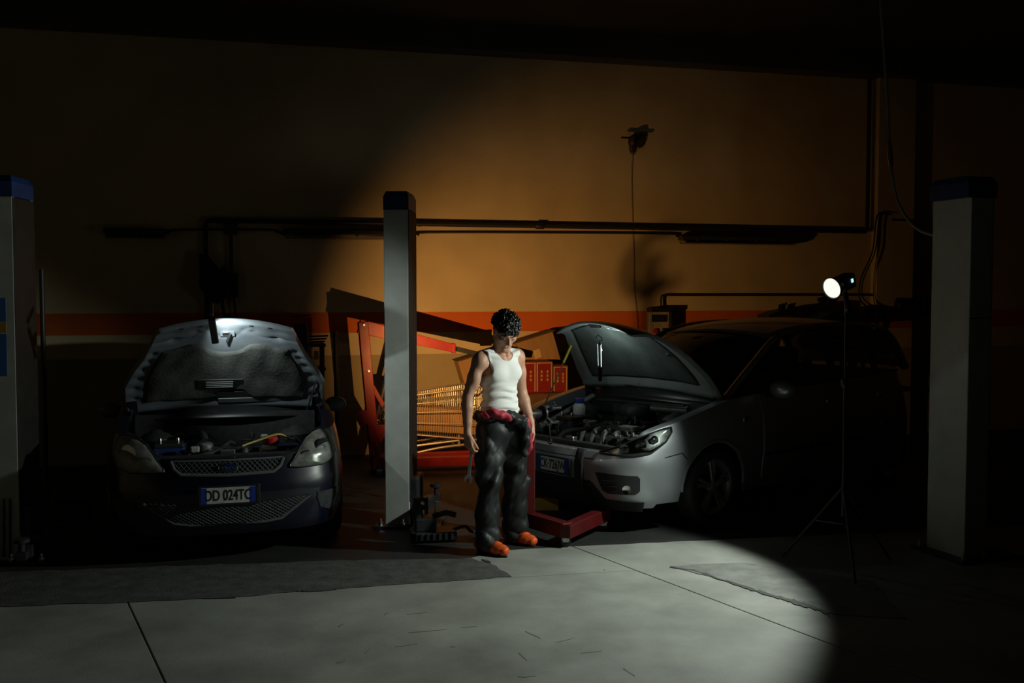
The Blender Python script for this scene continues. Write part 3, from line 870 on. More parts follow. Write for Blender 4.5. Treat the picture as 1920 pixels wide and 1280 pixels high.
for s in (-1, 1):
    for k, r in ((1.0, .011), (.78, .006), (.56, .006), (.30, .005), (.0, .009)):
        MB().tube([side_pt(lerp(xl + .04 * (1 - k), xr, i / 6), k, s) for i in range(7)], r, 8).build('side_rail', M_WIRE, t, smooth=True)
    mb = MB()
    for i in range(46):
        x = lerp(xl + .02, xr - .01, i / 45)
        mb.tube([side_pt(x, 0, s), side_pt(x, 1, s)], .0021, 5, caps=False)
    tag(mb.build('side_wires', M_WIRE, t, smooth=True), kind='stuff')
mb = MB()
for i in range(14):
    y = -1 + 2 * i / 13
    mb.tube([V(xl + .02, y * hw_b(xl), bz(xl)), V(xr, y * hw_b(xr), bz(xr))], .0024, 5, caps=False)
for i in range(10):
    y = -1 + 2 * i / 9
    mb.tube([V(xl + .02, y * hw_b(xl), bz(xl)), V(xl, y * hw_t(xl), tz(xl))], .0024, 5, caps=False)
    mb.tube([V(xr, y * hw_b(xr), bz(xr)), V(xr + .01, y * hw_t(xr), tz(xr))], .0024, 5, caps=False)
tag(mb.build('floor_and_end_wires', M_WIRE, t, smooth=True), kind='stuff')
for x in (xl, xr):
    MB().tube([V(x, -hw_t(x), tz(x)), V(x, hw_t(x), tz(x))], .010, 8).build('end_rail', M_WIRE, t, smooth=True)
MB().tube([V(xr + .1, -.27, tz(xr) + .06), V(xr + .1, .27, tz(xr) + .06)], .016, 10).build('handle', M_RED, t, smooth=True)
for s in (-1, 1):
    MB().tube(smoothpath([V(xr + .1, s * .26, tz(xr) + .06), V(xr, s * .27, tz(xr) - .03), V(xr - .05, s * .25, .5)], 4), .012, 8).build('handle_post', M_WIRE, t, smooth=True)
    MB().tube(smoothpath([V(xl + .08, s * .15, .11), V(xl + .3, s * .17, .14), V(xl + .62, s * .19, .20), V(xr - .17, s * .2, .225), V(xr - .06, s * .21, .18), V(xr + .02, s * .22, .11)], 5), .016, 10).build('chassis_tube', M_WIRE, t, smooth=True)
    MB().tube([V(xl + .1, s * .14, .20), V(xr - .3, s * .17, .27)], .012, 8).build('chassis_strut', M_WIRE, t, smooth=True)
    for x in (xl + .3, xr - .3):
        MB().box((x, s * .165, .26), (.025, .012, .14)).build('chassis_post', M_WIRE, t)
    for x in (xl + .08, xr + .02):
        caster(t, (x, s * (.15 if x < 0 else .22), .11), M_RUBBER, .045)
# cardboard in the trolley
kx = (xl + xr) / 2 - .02
k = thing('cardboard_box', 'open cardboard box lying inside the wire trolley', 'box', TR + WEX * kx + V(0, 0, bz(kx) + .045), WANG, rot=(0, math.radians(6), WANG))
w_, d_, h_ = (xr - xl) * .86, .24, .25
MB().box((0, -d_ / 2, h_ / 2), (w_, .006, h_)).build('side_panel', M_CARD, k)
MB().box((0, d_ / 2, h_ / 2), (w_, .006, h_)).build('side_panel', M_CARD, k)
for s in (-1, 1):
    MB().box((s * w_ / 2, 0, h_ / 2), (.006, d_, h_)).build('end_panel', M_CARD, k)
MB().box((0, 0, .003), (w_, d_, .006)).build('bottom_panel', M_CARD, k)
MB().box((0, -d_ / 2 + .06, h_ + .006), (w_ * .98, .12, .005), Matrix.Rotation(.25, 3, 'X')).build('flap', M_CARD, k)
# yellow bottle behind the crane leg
q = V(pt(897, 850, 11.35).x, 11.35, 0)
k = thing('plastic_jug', 'yellow-green plastic jug standing on the floor beside the trolley', 'jug', tuple(q), .3)
M_YG = mat('yellow-green plastic', (.42, .40, .03), .4)
MB().box((0, 0, .12), (.14, .10, .24)).build('jug_body', M_YG, k, bevel=.025, bseg=3)
MB().lathe([(.028, .24), (.024, .27), (.024, .28), (.03, .282), (.03, .31), (.0, .312)], (-.03, 0, 0), n=14).build('jug_cap', M_BLACK, k, smooth=True)
MB().tube(smoothpath([(.0, 0, .25), (.02, 0, .29), (.05, 0, .28), (.062, 0, .23)], 4), .012, 8).build('jug_handle', M_YG, k, smooth=True)

# ================================================================== CARTONS BEHIND THE MECHANIC
def carton(name, label, loc, rz, dims, m, group=None, tape=True, rot=None):
    k = thing(name, label, 'box', loc, rz, group, rot)
    w, d, h = dims
    MB().box((0, 0, h / 2), (w, d, h)).build('carton_body', m, k, bevel=.004)
    for s in (-1, 1):
        MB().box((0, s * d * .25, h + .003), (w * .995, d * .49, .005)).build('lid_flap', m, k, bevel=.001)
    if tape:
        MB().box((0, 0, h + .0065), (w * 1.0, .05, .0015)).build('tape_strip', mat('brown tape', (.35, .22, .10), .3), k)
    return k
M_RCARD = mat('red printed carton', (.21, .010, .009), .55, var=.2, vscale=10)
M_CREAM = mat('cream print', (.40, .25, .12), .6)
M_BROWN2 = mat('dark brown carton', (.12, .055, .025), .75, var=.3, vscale=8)
def front_at(px, py, D): return pt(px, py, D)
cz0 = 0
for i, (h, w, dx, rz, lb) in enumerate(((.26, .9, 0.0, .05, 'lowest dark brown carton in the stack behind the mechanic'), (.25, .86, .02, -.03, 'middle dark brown carton in the stack behind the mechanic'), (.22, .8, -.02, .06, 'upper dark brown carton under the red cartons'))):
    c = room(wl(1005, 700, .72).x + dx, -.72, cz0)
    carton('brown_carton', lb, c, WANG + rz, (w, .5, h), M_BROWN2, 'dark cartons stacked behind the mechanic')
    cz0 += h + .008
zr = cz0
def red_carton(px, dims, rz, label, b=-.72):
    a = wl(px, 700, -b).x
    k = carton('red_carton', label, room(a, b, zr), WANG + rz, dims, M_RCARD, 'red cartons behind the silver car', tape=False)
    w, d, h = dims
    for s in (-.5, .5):
        MB().box((s * (w - .025), -d / 2 - .0012, h / 2), (.014, .002, h * .92)).build('cream_stripe', M_CREAM, k)
    MB().box((0, -d / 2 - .0012, h - .012), (w * .96, .002, .012)).build('cream_stripe', M_CREAM, k)
    for r in range(2):
        for j in range(3):
            MB().box((w * (-.18 + .36 * r) , -d / 2 - .0015, h * (.42 + .13 * j)), (.02, .002, .028)).build('print_mark', M_CREAM, k)
    return k
red_carton(983, (.19, .3, .34), 0, 'red carton with cream stripes right behind the mechanic')
red_carton(1014, (.19, .3, .34), 0, 'red carton with cream stripes next to the bonnet prop')
red_carton(1045, (.17, .28, .29), -.05, 'shorter red carton nearest the open silver bonnet')
# big tilted cardboard box on top
q = wl(966, 668, .42)
k = thing('tilted_cardboard_box', 'large tilted brown cardboard box behind the head of the mechanic', 'box', room(q.x, -.30, q.z - .26), WANG, rot=Matrix.Rotation(WANG, 3, 'Z').__matmul__(Matrix.Rotation(math.radians(-16.5), 3, 'Y')).to_euler())
MB().box((0, 0, .2), (1.16, .26, .4)).build('carton_body', M_CARD, k, bevel=.004)
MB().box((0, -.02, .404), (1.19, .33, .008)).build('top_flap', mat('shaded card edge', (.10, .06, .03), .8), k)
MB().box((.33, -.1315, .20), (.085, .002, .10)).build('paper_label', mat('tan paper label', (.55, .38, .2), .7), k, bevel=.02)
MB().box((-.1, -.1315, .2), (.012, .002, .36)).build('fold_line', M_BROWN2, k)
MB().box((.12, -.1315, .2), (.01, .002, .36)).build('fold_line', M_BROWN2, k)
# yellow tray on the floor between stand and car
q = fl(1003, 951)
k = thing('yellow_drip_tray', 'yellow drip tray on the floor behind the red stand', 'tray', (q.x, q.y, 0), .12)
M_YEL = mat('yellow plastic', (.62, .36, .06), .45, var=.2, vscale=12)
MB().box((0, 0, .008), (.36, .28, .016)).build('tray_bottom', M_YEL, k, bevel=.004)
for s in (-1, 1):
    MB().box((0, s * .14, .055), (.37, .012, .11)).build('tray_wall', M_YEL, k, bevel=.004)
    MB().box((s * .18, 0, .055), (.012, .28, .11)).build('tray_wall', M_YEL, k, bevel=.004)

# ================================================================== ENGINE STAND (red, right of the mechanic)
MS = pt(1003, 800, 7.72); MS.z = 0
t = thing('engine_stand', 'red engine stand on castors standing right beside the mechanic', 'engine stand', tuple(MS), 0)
e0 = fl(962, 967, .11) - MS; e1 = fl(1064, 998, .11) - MS; e2 = fl(1135, 966, .11) - MS
e0.z = e1.z = e2.z = .125
em = V(0, 0, .125)
em = e0 + (e1 - e0) * max(0, min(1, (em - e0).dot(e1 - e0) / (e1 - e0).length_squared))
MB().beam(e0, e1, .09, .11).build('base_beam', M_REDD, t, bevel=.006)
MB().beam(e1 - (e2 - e1).normalized() * .04, e2, .09, .10).build('base_leg', M_REDD, t, bevel=.006)
MB().beam(V(em.x, em.y, .08), V(em.x, em.y, .93), .085, .085, (0, -1, 0)).build('mast', M_REDD, t, bevel=.006)
hd = V(em.x, em.y, .93)
MB().lathe([(.028, -.08), (.034, -.07), (.034, .09), (.028, .1)], hd + V(0, 0, .0), (.8, .55, 0), 16).build('head_tube', M_BLACK, t, smooth=True)
fp = hd + V(.8, .55, 0).normalized() * .12
MB().lathe([(.0, 0), (.06, 0), (.06, .015), (.0, .015)], fp, (.8, .55, 0), 20).build('face_plate', M_DARKMET, t, smooth=True)
for k_, (dy, dz) in enumerate(((-.08, .045), (.08, .04), (-.05, -.07), (.065, -.08))):
    ax_ = V(.8, .55, 0).normalized(); sd = V(-ax_.y, ax_.x, 0)
    p0 = fp + ax_ * .02 + sd * (dy * .5) + V(0, 0, dz * .5); p1 = fp + ax_ * .05 + sd * dy + V(0, 0, dz)
    MB().beam(p0, p1, .03, .018, ax_).build('mounting_arm', M_DARKMET, t, bevel=.003)
    MB().tube([p1 - ax_ * .015, p1 + ax_ * .07], .011, 10).build('mounting_sleeve', M_CHROME, t, smooth=True)
for p in (e0 + (e1 - e0) * .06, e1 - (e1 - e0) * .03, e2 - (e2 - e1) * .06):
    caster(t, (p.x, p.y, .08), M_BLACK, .04)
# socket tools hanging over the front of the silver car
def spanner(name, label, P0, P1, r=.008, ring=.02):
    k = thing(name, label, 'wrench', tuple(P0))
    d = (P1 - P0); dn = d.normalized(); sd = dn.cross(V(0, -1, 0)).normalized()
    MB().tube([(0, 0, 0), tuple(d)], r, 8).build('shank', M_CHROME, k, smooth=True)
    for c in (V(0, 0, 0), d):
        P = [c + (dn * math.cos(a) + sd * math.sin(a)) * ring for a in [2 * math.pi * i / 14 for i in range(14)]]
        MB().tube(P, r * 1.05, 7, closed=True).build('ring_end', M_CHROME, k, smooth=True)

# ================================================================== LAMP ON STAND (right)
LT = pt(1560, 540, 6.7)
base = V(LT.x + .115, LT.y + .06, 0)
t = thing('studio_lamp', 'lit round studio lamp on a black stand in front of the silver car', 'lamp', tuple(base))
lp = LT - base
az, el = math.radians(215), math.radians(-17)
axd = V(math.cos(el) * math.cos(az), math.cos(el) * math.sin(az), math.sin(el))
MB().tube([(0, 0, .35), (0, 0, 1.25)], .011, 10).build('lower_pole', M_BLACK, t, smooth=True)
MB().tube([(0, 0, 1.2), (0, 0, 1.74)], .008, 10).build('upper_pole', M_BLACK, t, smooth=True)
MB().lathe([(.02, -.03), (.026, -.02), (.026, .02), (.02, .03)], (0, 0, 1.25), n=12).build('collar', M_BLACK, t, smooth=True)
for k in range(3):
    a = k * 2 * math.pi / 3 + .4
    MB().tube([(0, 0, .55), (math.cos(a) * .42, math.sin(a) * .42, .015)], .010, 8).build('tripod_leg', M_BLACK, t, smooth=True)
    MB().tube([(0, 0, .30), (math.cos(a) * .2, math.sin(a) * .2, .30)], .007, 6).build('leg_brace', M_BLACK, t, smooth=True)
body_c = lp - axd * .135
MB().tube([(0, 0, 1.70), (.01, 0, 1.76), body_c + V(0.0, 0, -.05)], [.016, .022, .016], 10).build('tilt_bracket', M_BLACK, t, smooth=True)
MB().lathe([(.012, -.03), (.022, -.028), (.022, .028), (.012, .03)], (0.012, -.02, 1.74), (0, 1, 0), 12).build('tilt_knob', M_BLACK, t, smooth=True)
Rz = axd.to_track_quat('-Y', 'Z').to_matrix()
bd = MB().box((0, 0, 0), (.095, .13, .10)).build('lamp_body', M_BLACK, t, bevel=.012)
bd.location = body_c; bd.rotation_euler = Rz.to_euler()
dp = MB().box((.049, .02, .005), (.003, .02, .025)).build('status_display', mat('lit display', (.1, .2, .25), .4, emit=(.35, .8, 1.0), estr=1.6), t)
dp.location = body_c; dp.rotation_euler = Rz.to_euler()
dp2 = MB().box((-.015, .066, .005), (.02, .003, .025)).build('status_display', MATS['lit display'], t)
dp2.location = body_c; dp2.rotation_euler = Rz.to_euler()
MB().lathe([(.034, -.08), (.045, -.07), (.072, .0), (.074, .012), (.070, .012), (.066, .002)], lp - axd * .004, axd, 32).build('reflector', M_BLACK, t, smooth=True)
MB().lathe([(.067, 0), (.05, .004), (.0, .008)], lp, axd, 32).build('front_glass', mat('lit lamp glass', (.9, .9, .85), .4, emit=(1, .93, .84), estr=1.1), t, smooth=True)
sl = bpy.data.lights.new('torch_beam', 'SPOT')
sl.energy = TORCH_POWER; sl.color = (.91, 1.0, .92); sl.spot_size = math.radians(102); sl.spot_blend = .28; sl.shadow_soft_size = .05
so = bpy.data.objects.new('torch_beam', sl); COL.objects.link(so); so.parent = t
so.location = lp + axd * .03
a2, e2_ = math.radians(188), math.radians(-33)
so.rotation_euler = V(math.cos(e2_) * math.cos(a2), math.cos(e2_) * math.sin(a2), math.sin(e2_)).to_track_quat('-Z', 'Y').to_euler()

# ================================================================== WARM WORK LAMP behind the mechanic
WL = V(-.97, 9.0, 1.22)
t = thing('warm_work_lamp', 'small warm work lamp on a stand hidden behind the tall grey lift column', 'lamp', (WL.x, WL.y, 0))
MB().tube([(0, 0, .1), (0, 0, 1.17)], .010, 8).build('pole', M_BLACK, t, smooth=True)
for k in range(3):
    a = k * 2 * math.pi / 3 + .5
    MB().tube([(0, 0, .2), (math.cos(a) * .15, math.sin(a) * .15, .006)], .006, 6).build('tripod_leg', M_BLACK, t)
MB().box((0, -.03, WL.z), (.09, .04, .07)).build('lamp_body', M_BLACK, t, bevel=.006)
MB().box((0, -.008, WL.z), (.07, .004, .055)).build('lamp_window', mat('warm lit window', (.9, .6, .3), .4, emit=(1, .5, .15), estr=4), t)
hv = V(.602, .767, .22); hr_ = V(hv.y, -hv.x, 0).normalized(); hz = hr_.cross(hv).normalized()
hcn = V(0, 0, WL.z) + hv * .12
P = [hcn + hr_ * (math.cos(a) * .006) + hz * (math.sin(a) * .0095 + math.cos(a) * .003) for a in [.5 + 5.0 * i / 16 for i in range(17)]]
MB().tube(P, .0016, 6).build('shadow_hook', M_BLACK, t, smooth=True)  # added wire loop, sized to cast the ring shadow on the wall
MB().tube([hcn + hz * .004, hcn - hr_ * .001 - hz * .004, hcn - hr_ * .0015 - hz * .03, V(0, -.01, WL.z - .035)], [.0016, .0024, .0020, .0020], 6).build('shadow_stem', M_BLACK, t, smooth=True)  # added stem, casts the upright below the ring shadow
sl = bpy.data.lights.new('warm_beam', 'SPOT')
sl.energy = WARM_POWER; sl.color = (1.0, .50, .15); sl.spot_size = math.radians(98); sl.spot_blend = 1.0; sl.shadow_soft_size = .003
so = bpy.data.objects.new('warm_beam', sl); COL.objects.link(so); so.parent = t
so.location = (0, 0, WL.z)
aim = pt(960, 645, 12.0) - WL
so.rotation_euler = aim.to_track_quat('-Z', 'Y').to_euler()

# ================================================================== CARS
M_WGLASS = glass('car glass', (0.55, 0.60, 0.58), 0.03, 0.02)
M_LENS = glass('lamp lens', (0.72, 0.76, 0.74), 0.06, 0.06)
M_LENSOLD = glass('hazed lamp lens', (0.6, 0.62, 0.58), 0.06, 0.22)
def haze(m, col, f):
    nt = m.node_tree; out = nt.nodes['Material Output']
    src = out.inputs[0].links[0].from_socket
    d = nt.nodes.new('ShaderNodeBsdfDiffuse'); d.inputs[0].default_value = (*col, 1)
    n = nt.nodes.new('ShaderNodeTexNoise'); n.inputs['Scale'].default_value = 5; n.inputs['Detail'].default_value = 3
    mr = nt.nodes.new('ShaderNodeMapRange'); mr.inputs['From Min'].default_value = .3; mr.inputs['From Max'].default_value = .7
    mr.inputs['To Min'].default_value = f * .5; mr.inputs['To Max'].default_value = f * 1.3
    mx = nt.nodes.new('ShaderNodeMixShader')
    nt.links.new(n.outputs['Fac'], mr.inputs['Value']); nt.links.new(mr.outputs[0], mx.inputs[0])
    nt.links.new(src, mx.inputs[1]); nt.links.new(d.outputs[0], mx.inputs[2]); nt.links.new(mx.outputs[0], out.inputs[0])
haze(M_LENSOLD, (.45, .47, .42), .42)
M_BAY = mat('grimy engine bay', (0.022, 0.023, 0.022), 0.6, var=0.5, vscale=25)
M_ENG = mat('dark engine plastic', (0.03, 0.032, 0.03), 0.45, var=0.4, vscale=40, bump=0.2, bscale=80)
M_ALU = mat('dirty cast aluminium', (0.28, 0.29, 0.27), 0.45, metal=0.7, var=0.4, vscale=35, bump=0.2, bscale=90)
M_TRIM = mat('black trim', (0.014, 0.015, 0.016), 0.4)
M_PLATE = mat('plate white', (0.50, 0.52, 0.49), 0.45, var=.25, vscale=20)
M_PBLUE = mat('plate blue', (0.012, 0.04, 0.30), 0.4)
M_LETTER = mat('plate letters', (0.01, 0.01, 0.012), 0.5)
M_SEAT = mat('seat fabric', (0.03, 0.032, 0.035), 0.9)
M_TYRE = mat('tyre rubber', (0.016, 0.016, 0.016), 0.7)
M_ALLOY = mat('dull alloy', (0.42, 0.43, 0.43), 0.35, metal=0.8)

class Shell:
    def __init__(s, tbl, front, side, rear, zb0, wheels, Ra):
        T = np.array(tbl, float)                       # x, y, ztop, w
        mir = np.array([1, -1, 1, 1.])
        ext = np.vstack([T[1] * mir, T, T[-2] * mir])
        rows = []
        for i in range(1, len(ext) - 2):
            for k in range(24):
                t = k / 24
                a, b, c, d = ext[i - 1], ext[i], ext[i + 1], ext[i + 2]
                rows.append(.5 * (2 * b + (c - a) * t + (2 * a - 5 * b + 4 * c - d) * t * t + (3 * b - a - 3 * c + d) * t ** 3))
        rows.append(T[-1])
        R = np.array(rows)
        R[0, 1] = R[-1, 1] = 0
        s.u = np.concatenate([[0], np.cumsum(np.hypot(np.diff(R[:, 0]), np.diff(R[:, 1])))])
        s.R = R; s.U = s.u[-1]
        dx, dy = np.gradient(R[:, 0], s.u), np.gradient(R[:, 1], s.u)
        s.nx, s.ny = dy, -dx                            # outward for travel front -> left side -> rear
        s.ft, s.st, s.rt = [np.array(q, float) for q in (front, side, rear)]
        s.zb0 = zb0; s.wheels = wheels; s.Ra = Ra
    def at(s, u):
        a = abs(u)
        f = lambda col: float(np.interp(a, s.u, col))
        return f(s.R[:, 0]), f(s.R[:, 1]), f(s.R[:, 2]), f(s.R[:, 3]), f(s.nx), f(s.ny)
    def zt(s, u): return s.at(u)[2]
    def zb(s, u):
        x, y, zt, w, nx, ny = s.at(u)
        z = s.zb0 + (.03 if w < .4 else 0)
        for xw, zc in s.wheels:
            if abs(x - xw) < s.Ra and abs(ny) > .5:
                z = max(z, zc + math.sqrt(s.Ra ** 2 - (x - xw) ** 2))
        return z
    def S(s, u, z, off=0.0):
        x, y, zt, w, nx, ny = s.at(u)
        fi = float(np.interp(z, s.ft[:, 0], s.ft[:, 1])); si = float(np.interp(z, s.st[:, 0], s.st[:, 1])); ri = float(np.interp(z, s.rt[:, 0], s.rt[:, 1]))
        ins = si * (1 - abs(w)) + (fi * w if w > 0 else ri * -w)
        k = off - ins
        X, Y = x + nx * k, max(0.0, y + ny * k) if y > .02 else y + ny * k
        return V(X, Y if u >= 0 else -Y, z)
    def u_of_x(s, x):                                   # on the side
        m = np.argmin(np.abs(s.R[:, 0] - x) + (np.abs(s.ny) < .5) * 10)
        return float(s.u[m])
    def patch(s, u0, u1, zlo, zhi, off, nu=24, nz=6, bulge=0.0, thick=0.0):
        """conforming piece; zlo/zhi: number or [(u, z), ...]"""
        f = lambda q, u: q if isinstance(q, (int, float)) else float(np.interp(u, [a for a, _ in q], [b for _, b in q]))
        G = []
        for i in range(nu + 1):
            u = u0 + (u1 - u0) * i / nu; row = []
            for j in range(nz + 1):
                z = f(zlo, u) + (f(zhi, u) - f(zlo, u)) * j / nz
                row.append(s.S(u, z, off + bulge * (math.sin(math.pi * i / nu) * math.sin(math.pi * j / nz)) ** .5))
            G.append(row)
        mb = MB().grid(G)
        if thick:                                       # turned-in edge so the piece has depth
            rim = [(i, 0) for i in range(nu + 1)] + [(nu, j) for j in range(1, nz + 1)] + [(i, nz) for i in range(nu - 1, -1, -1)] + [(0, j) for j in range(nz - 1, 0, -1)]
            o_ = [G[i][j] for i, j in rim]; q_ = []
            for i, j in rim:
                u = u0 + (u1 - u0) * i / nu
                z = f(zlo, u) + (f(zhi, u) - f(zlo, u)) * j / nz
                q_.append(s.S(u, z, off - thick))
            n = len(o_)
            mb.add(o_ + q_, [(k, (k + 1) % n, n + (k + 1) % n, n + k) for k in range(n)])
        return mb

def wheel(parent, x, y, zc, R, rr, w, spokes, s):
    t = MB().lathe([(rr, -w * .36), (rr + .015, -w * .48), (R - .04, -w * .5), (R - .012, -w * .42), (R, -w * .28), (R, w * .28), (R - .012, w * .42), (R - .04, w * .5), (rr + .015, w * .48), (rr, w * .36)],
                   (x, y, zc), (0, 1, 0), 40, closed=True).build('tyre', M_TYRE, parent, smooth=True)
    MB().lathe([(rr + .006, s * w * .42), (rr, s * w * .40), (rr - .02, s * w * .30), (rr - .03, -s * w * .3), (rr, -s * w * .38)], (x, y, zc), (0, 1, 0), 40, caps=False).build('rim', M_ALLOY, t, smooth=True)
    MB().lathe([(0, s * .02), (rr - .02, s * .02), (rr - .02, s * -.02), (0, s * -.02)], (x, y, zc), (0, 1, 0), 28).build('brake_disc', M_DARKMET, t, smooth=True)
    MB().lathe([(.0, s * w * .42), (.03, s * w * .42), (.045, s * w * .36), (.05, s * w * .2)], (x, y, zc), (0, 1, 0), 18).build('hub_cap', M_ALLOY, t, smooth=True)
    for k in range(spokes):
        for dd in (-.14, .14):
            a = 2 * math.pi * k / spokes + .3; a2 = a + dd
            p0 = V(x + math.cos(a + dd * .6) * .04, y + s * w * .36, zc + math.sin(a + dd * .6) * .04)
            p1 = V(x + math.cos(a2) * (rr - .004), y + s * w * .33, zc + math.sin(a2) * (rr - .004))
            MB().beam(p0, p1, .026, .02, (0, 1, 0), w2=.03).build('spoke', M_ALLOY, t, bevel=.003)

def tube_on(sh, pts, r, off, n=6):
    return MB().tube([sh.S(u, z, off) for u, z in pts], r, n)

def make_car(sp):
    sh = Shell(sp['tbl'], sp['front'], sp['side'], sp['rear'], sp['zb'], sp['wheels'], sp['Ra'])
    t = thing(sp['name'], sp['label'], 'car', sp['loc'], sp['rz'])
    PAINT = sp['paint']
    # ---- painted shell
    N, K = 460, 15
    us = [-sh.U + 2 * sh.U * i / N for i in range(N + 1)]
    G = []
    for u in us:
        b, tp = sh.zb(u), sh.zt(u)
        row = [sh.S(u, b, -.035)] + [sh.S(u, b + (tp - b) * j / K) for j in range(K + 1)]
        x = sh.at(u)[0]
        bay = 1.0 if x > sp['cowl'] else 0.0
        row.append(sh.S(u, tp + .004, -.02 - .015 * bay))
        row.append(sh.S(u, tp + .002, -.035 - .055 * bay))
        row.append(sh.S(u, tp - .10, -.045 - .065 * bay))
        G.append(row)
    MB().grid(G).build('body_shell', PAINT, t, smooth=True, angle=50)
    # arches
    for xw, zc in sp['wheels']:
        for s in (1, -1):
            P = []
            for k in range(21):
                a = math.pi * k / 20
                x = xw + math.cos(a) * sh.Ra * .985; z = zc + math.sin(a) * sh.Ra * .985
                u = sh.u_of_x(x)
                P.append(sh.S(s * u, max(z, sh.zb0 + .02), -.008))
            MB().tube(P, .016, 8).build('wheel_arch_lip', PAINT if sp.get('archpaint', 1) else M_TRIM, t, smooth=True)
            Gw = []
            for k in range(21):
                a = math.pi * k / 20
                Gw.append([V(xw + math.cos(a) * sh.Ra * 1.0, s * yy, zc + math.sin(a) * sh.Ra * 1.0) for yy in (sp['track'] + .06, sp['track'] - .28)])
            mbw = MB().grid(Gw)
            mbw.add([Gw[k][1] for k in range(21)], [tuple(range(21))])
            mbw.build('wheel_well', M_BAY, t)
            wheel(t, xw, s * sp['track'], zc, sp['R'], sp['rr'], .195, sp['spokes'], s)
    L = -sp['tbl'][-1][0]
    MB().box((-L / 2, 0, sp['zb'] + .07), (L - .35, sp['track'] * 1.15, .10)).build('underbody', M_BAY, t, bevel=.02)
    # ---- greenhouse
    rail = [Vector(p) for p in sp['rail']]
    iw, ir = sp['iw'], sp['ir']                    # index where windscreen ends / rear glass starts
    dense = smoothpath(rail, 8)
    mirr = lambda p: V(p.x, -p.y, p.z)
    def belt(x):
        u = sh.u_of_x(x); z = sh.zt(u)
        q = sh.S(u, z, -.02); return V(x, q.y, z)
    for s in (1, -1):
        f = (lambda p: p) if s > 0 else mirr
        MB().tube([f(p) for p in dense[:iw * 8 + 1]], .030, 8).build('windscreen_pillar', PAINT, t, smooth=True)
        MB().tube([f(p) for p in dense[iw * 8:ir * 8 + 1]], .026, 8).build('roof_rail', PAINT, t, smooth=True)
        MB().tube([f(p) for p in dense[ir * 8:]], .045, 8).build('rear_pillar', PAINT, t, smooth=True)
        xs = [p.x for p in dense]
        def rail_at(x):
            xx = np.array([-p.x for p in dense])
            return V(x, float(np.interp(-x, xx, [p.y for p in dense])), float(np.interp(-x, xx, [p.z for p in dense])))
        edges = sp['glass_x']                       # x cuts: front .. rear
        for i in range(len(edges) - 1):
            xa, xb = edges[i] - .03, edges[i + 1] + .03
            Gg = []
            for k in range(13):
                x = xa + (xb - xa) * k / 12
                a, b = belt(x), rail_at(x)
                Gg.append([f(a.lerp(b, j / 4) + V(0, .012 * math.sin(math.pi * j / 4), 0)) for j in range(5)])
            MB().grid(Gg).build('side_window', M_WGLASS, t, smooth=True)
            for xx_ in ((edges[i + 1],) if i < len(edges) - 2 else ()):
                a, b = belt(xx_), rail_at(xx_)
                MB().beam(f(a + V(0, .004, 0)), f(b + V(0, .004, 0)), .085, .03, (0, 1, 0)).build('door_pillar', M_TRIM, t, bevel=.006)
        # belt moulding
        P = [f(belt(edges[0] + (edges[-1] - edges[0]) * k / 20) + V(0, .008, 0)) for k in range(21)]
        MB().tube(P, .012, 6).build('belt_moulding', M_TRIM, t, smooth=True)
    def cross(seg, crown_v, nseg=12):
        G_ = []
        for p in seg:
            row = []
            for j in range(nseg + 1):
                y = p.y * (1 - 2 * j / nseg); k = 1 - (y / p.y) ** 2
                row.append(V(p.x, y, p.z) + crown_v * k)
            G_.append(row)
        return MB().grid(G_)
    cross(dense[:iw * 8 + 1], V(.10, 0, .03)).build('windscreen', M_WGLASS, t, smooth=True)
    G2 = dense[iw * 8:ir * 8 + 1]
    cross(G2, V(0, 0, .055)).build('roof', PAINT, t, smooth=True, solid=.02)
    cross(dense[ir * 8:], V(-.06, 0, .02)).build('rear_window', M_WGLASS, t, smooth=True)
    # cowl and wipers
    c0 = rail[0]
    xc, zc_ = sp['cowl'], c0.z
    Gc = []
    for k in range(13):
        y = -c0.y * 1.0 + 2 * c0.y * k / 12; kk = 1 - (y / c0.y) ** 2
        Gc.append([V(c0.x + .10 * kk, y, c0.z + .03 * kk - .005), V(xc + .10 * kk, y, sp['zh'] - .045 + .02 * kk), V(xc + .10 * kk + .06, y, sp['zh'] - .07 + .02 * kk)])
    MB().grid(Gc).build('cowl_panel', M_TRIM, t, smooth=True, solid=.01)
    for s, y0_ in ((1, .45), (-1, -.15)):
        k = rail[0]
        P = [V(c0.x + .10, y0_, c0.z + .035), V(c0.x + .095, y0_ - .28, c0.z + .055), V(c0.x + .03, y0_ - .5 if s > 0 else y0_ - .42, c0.z + .06)]
        MB().tube(smoothpath(P, 4), .009, 6).build('wiper', M_TRIM, t, smooth=True)
    # interior
    for s in (1, -1):
        x = sp['cowl'] - 1.05
        MB().box((x, s * .36, .62), (.5, .46, .16)).build('seat_cushion', M_SEAT, t, bevel=.05, bseg=3)
        MB().box((x - .28, s * .36, .95), (.14, .46, .56), Matrix.Rotation(-.25, 3, 'Y')).build('seat_back', M_SEAT, t, bevel=.05, bseg=3)
        MB().box((x - .38, s * .36, 1.28), (.09, .24, .15), Matrix.Rotation(-.2, 3, 'Y')).build('headrest', M_SEAT, t, bevel=.035, bseg=3)
    MB().box((sp['cowl'] - .38, 0, .86), (.36, 1.25, .22)).build('dashboard', M_TRIM, t, bevel=.06, bseg=3)
    a_ = [V(sp['cowl'] - .62 + .05 * math.sin(q), .36 + .18 * math.cos(q), .95 + .17 * math.sin(q)) for q in [2 * math.pi * k / 24 for k in range(24)]]
    MB().tube(a_, .014, 8, closed=True).build('steering_wheel', M_TRIM, t, smooth=True)
    MB().box((rail[iw].x + .06, 0, rail[iw].z - .03), (.02, .22, .055)).build('rear_view_mirror', M_TRIM, t, bevel=.01)
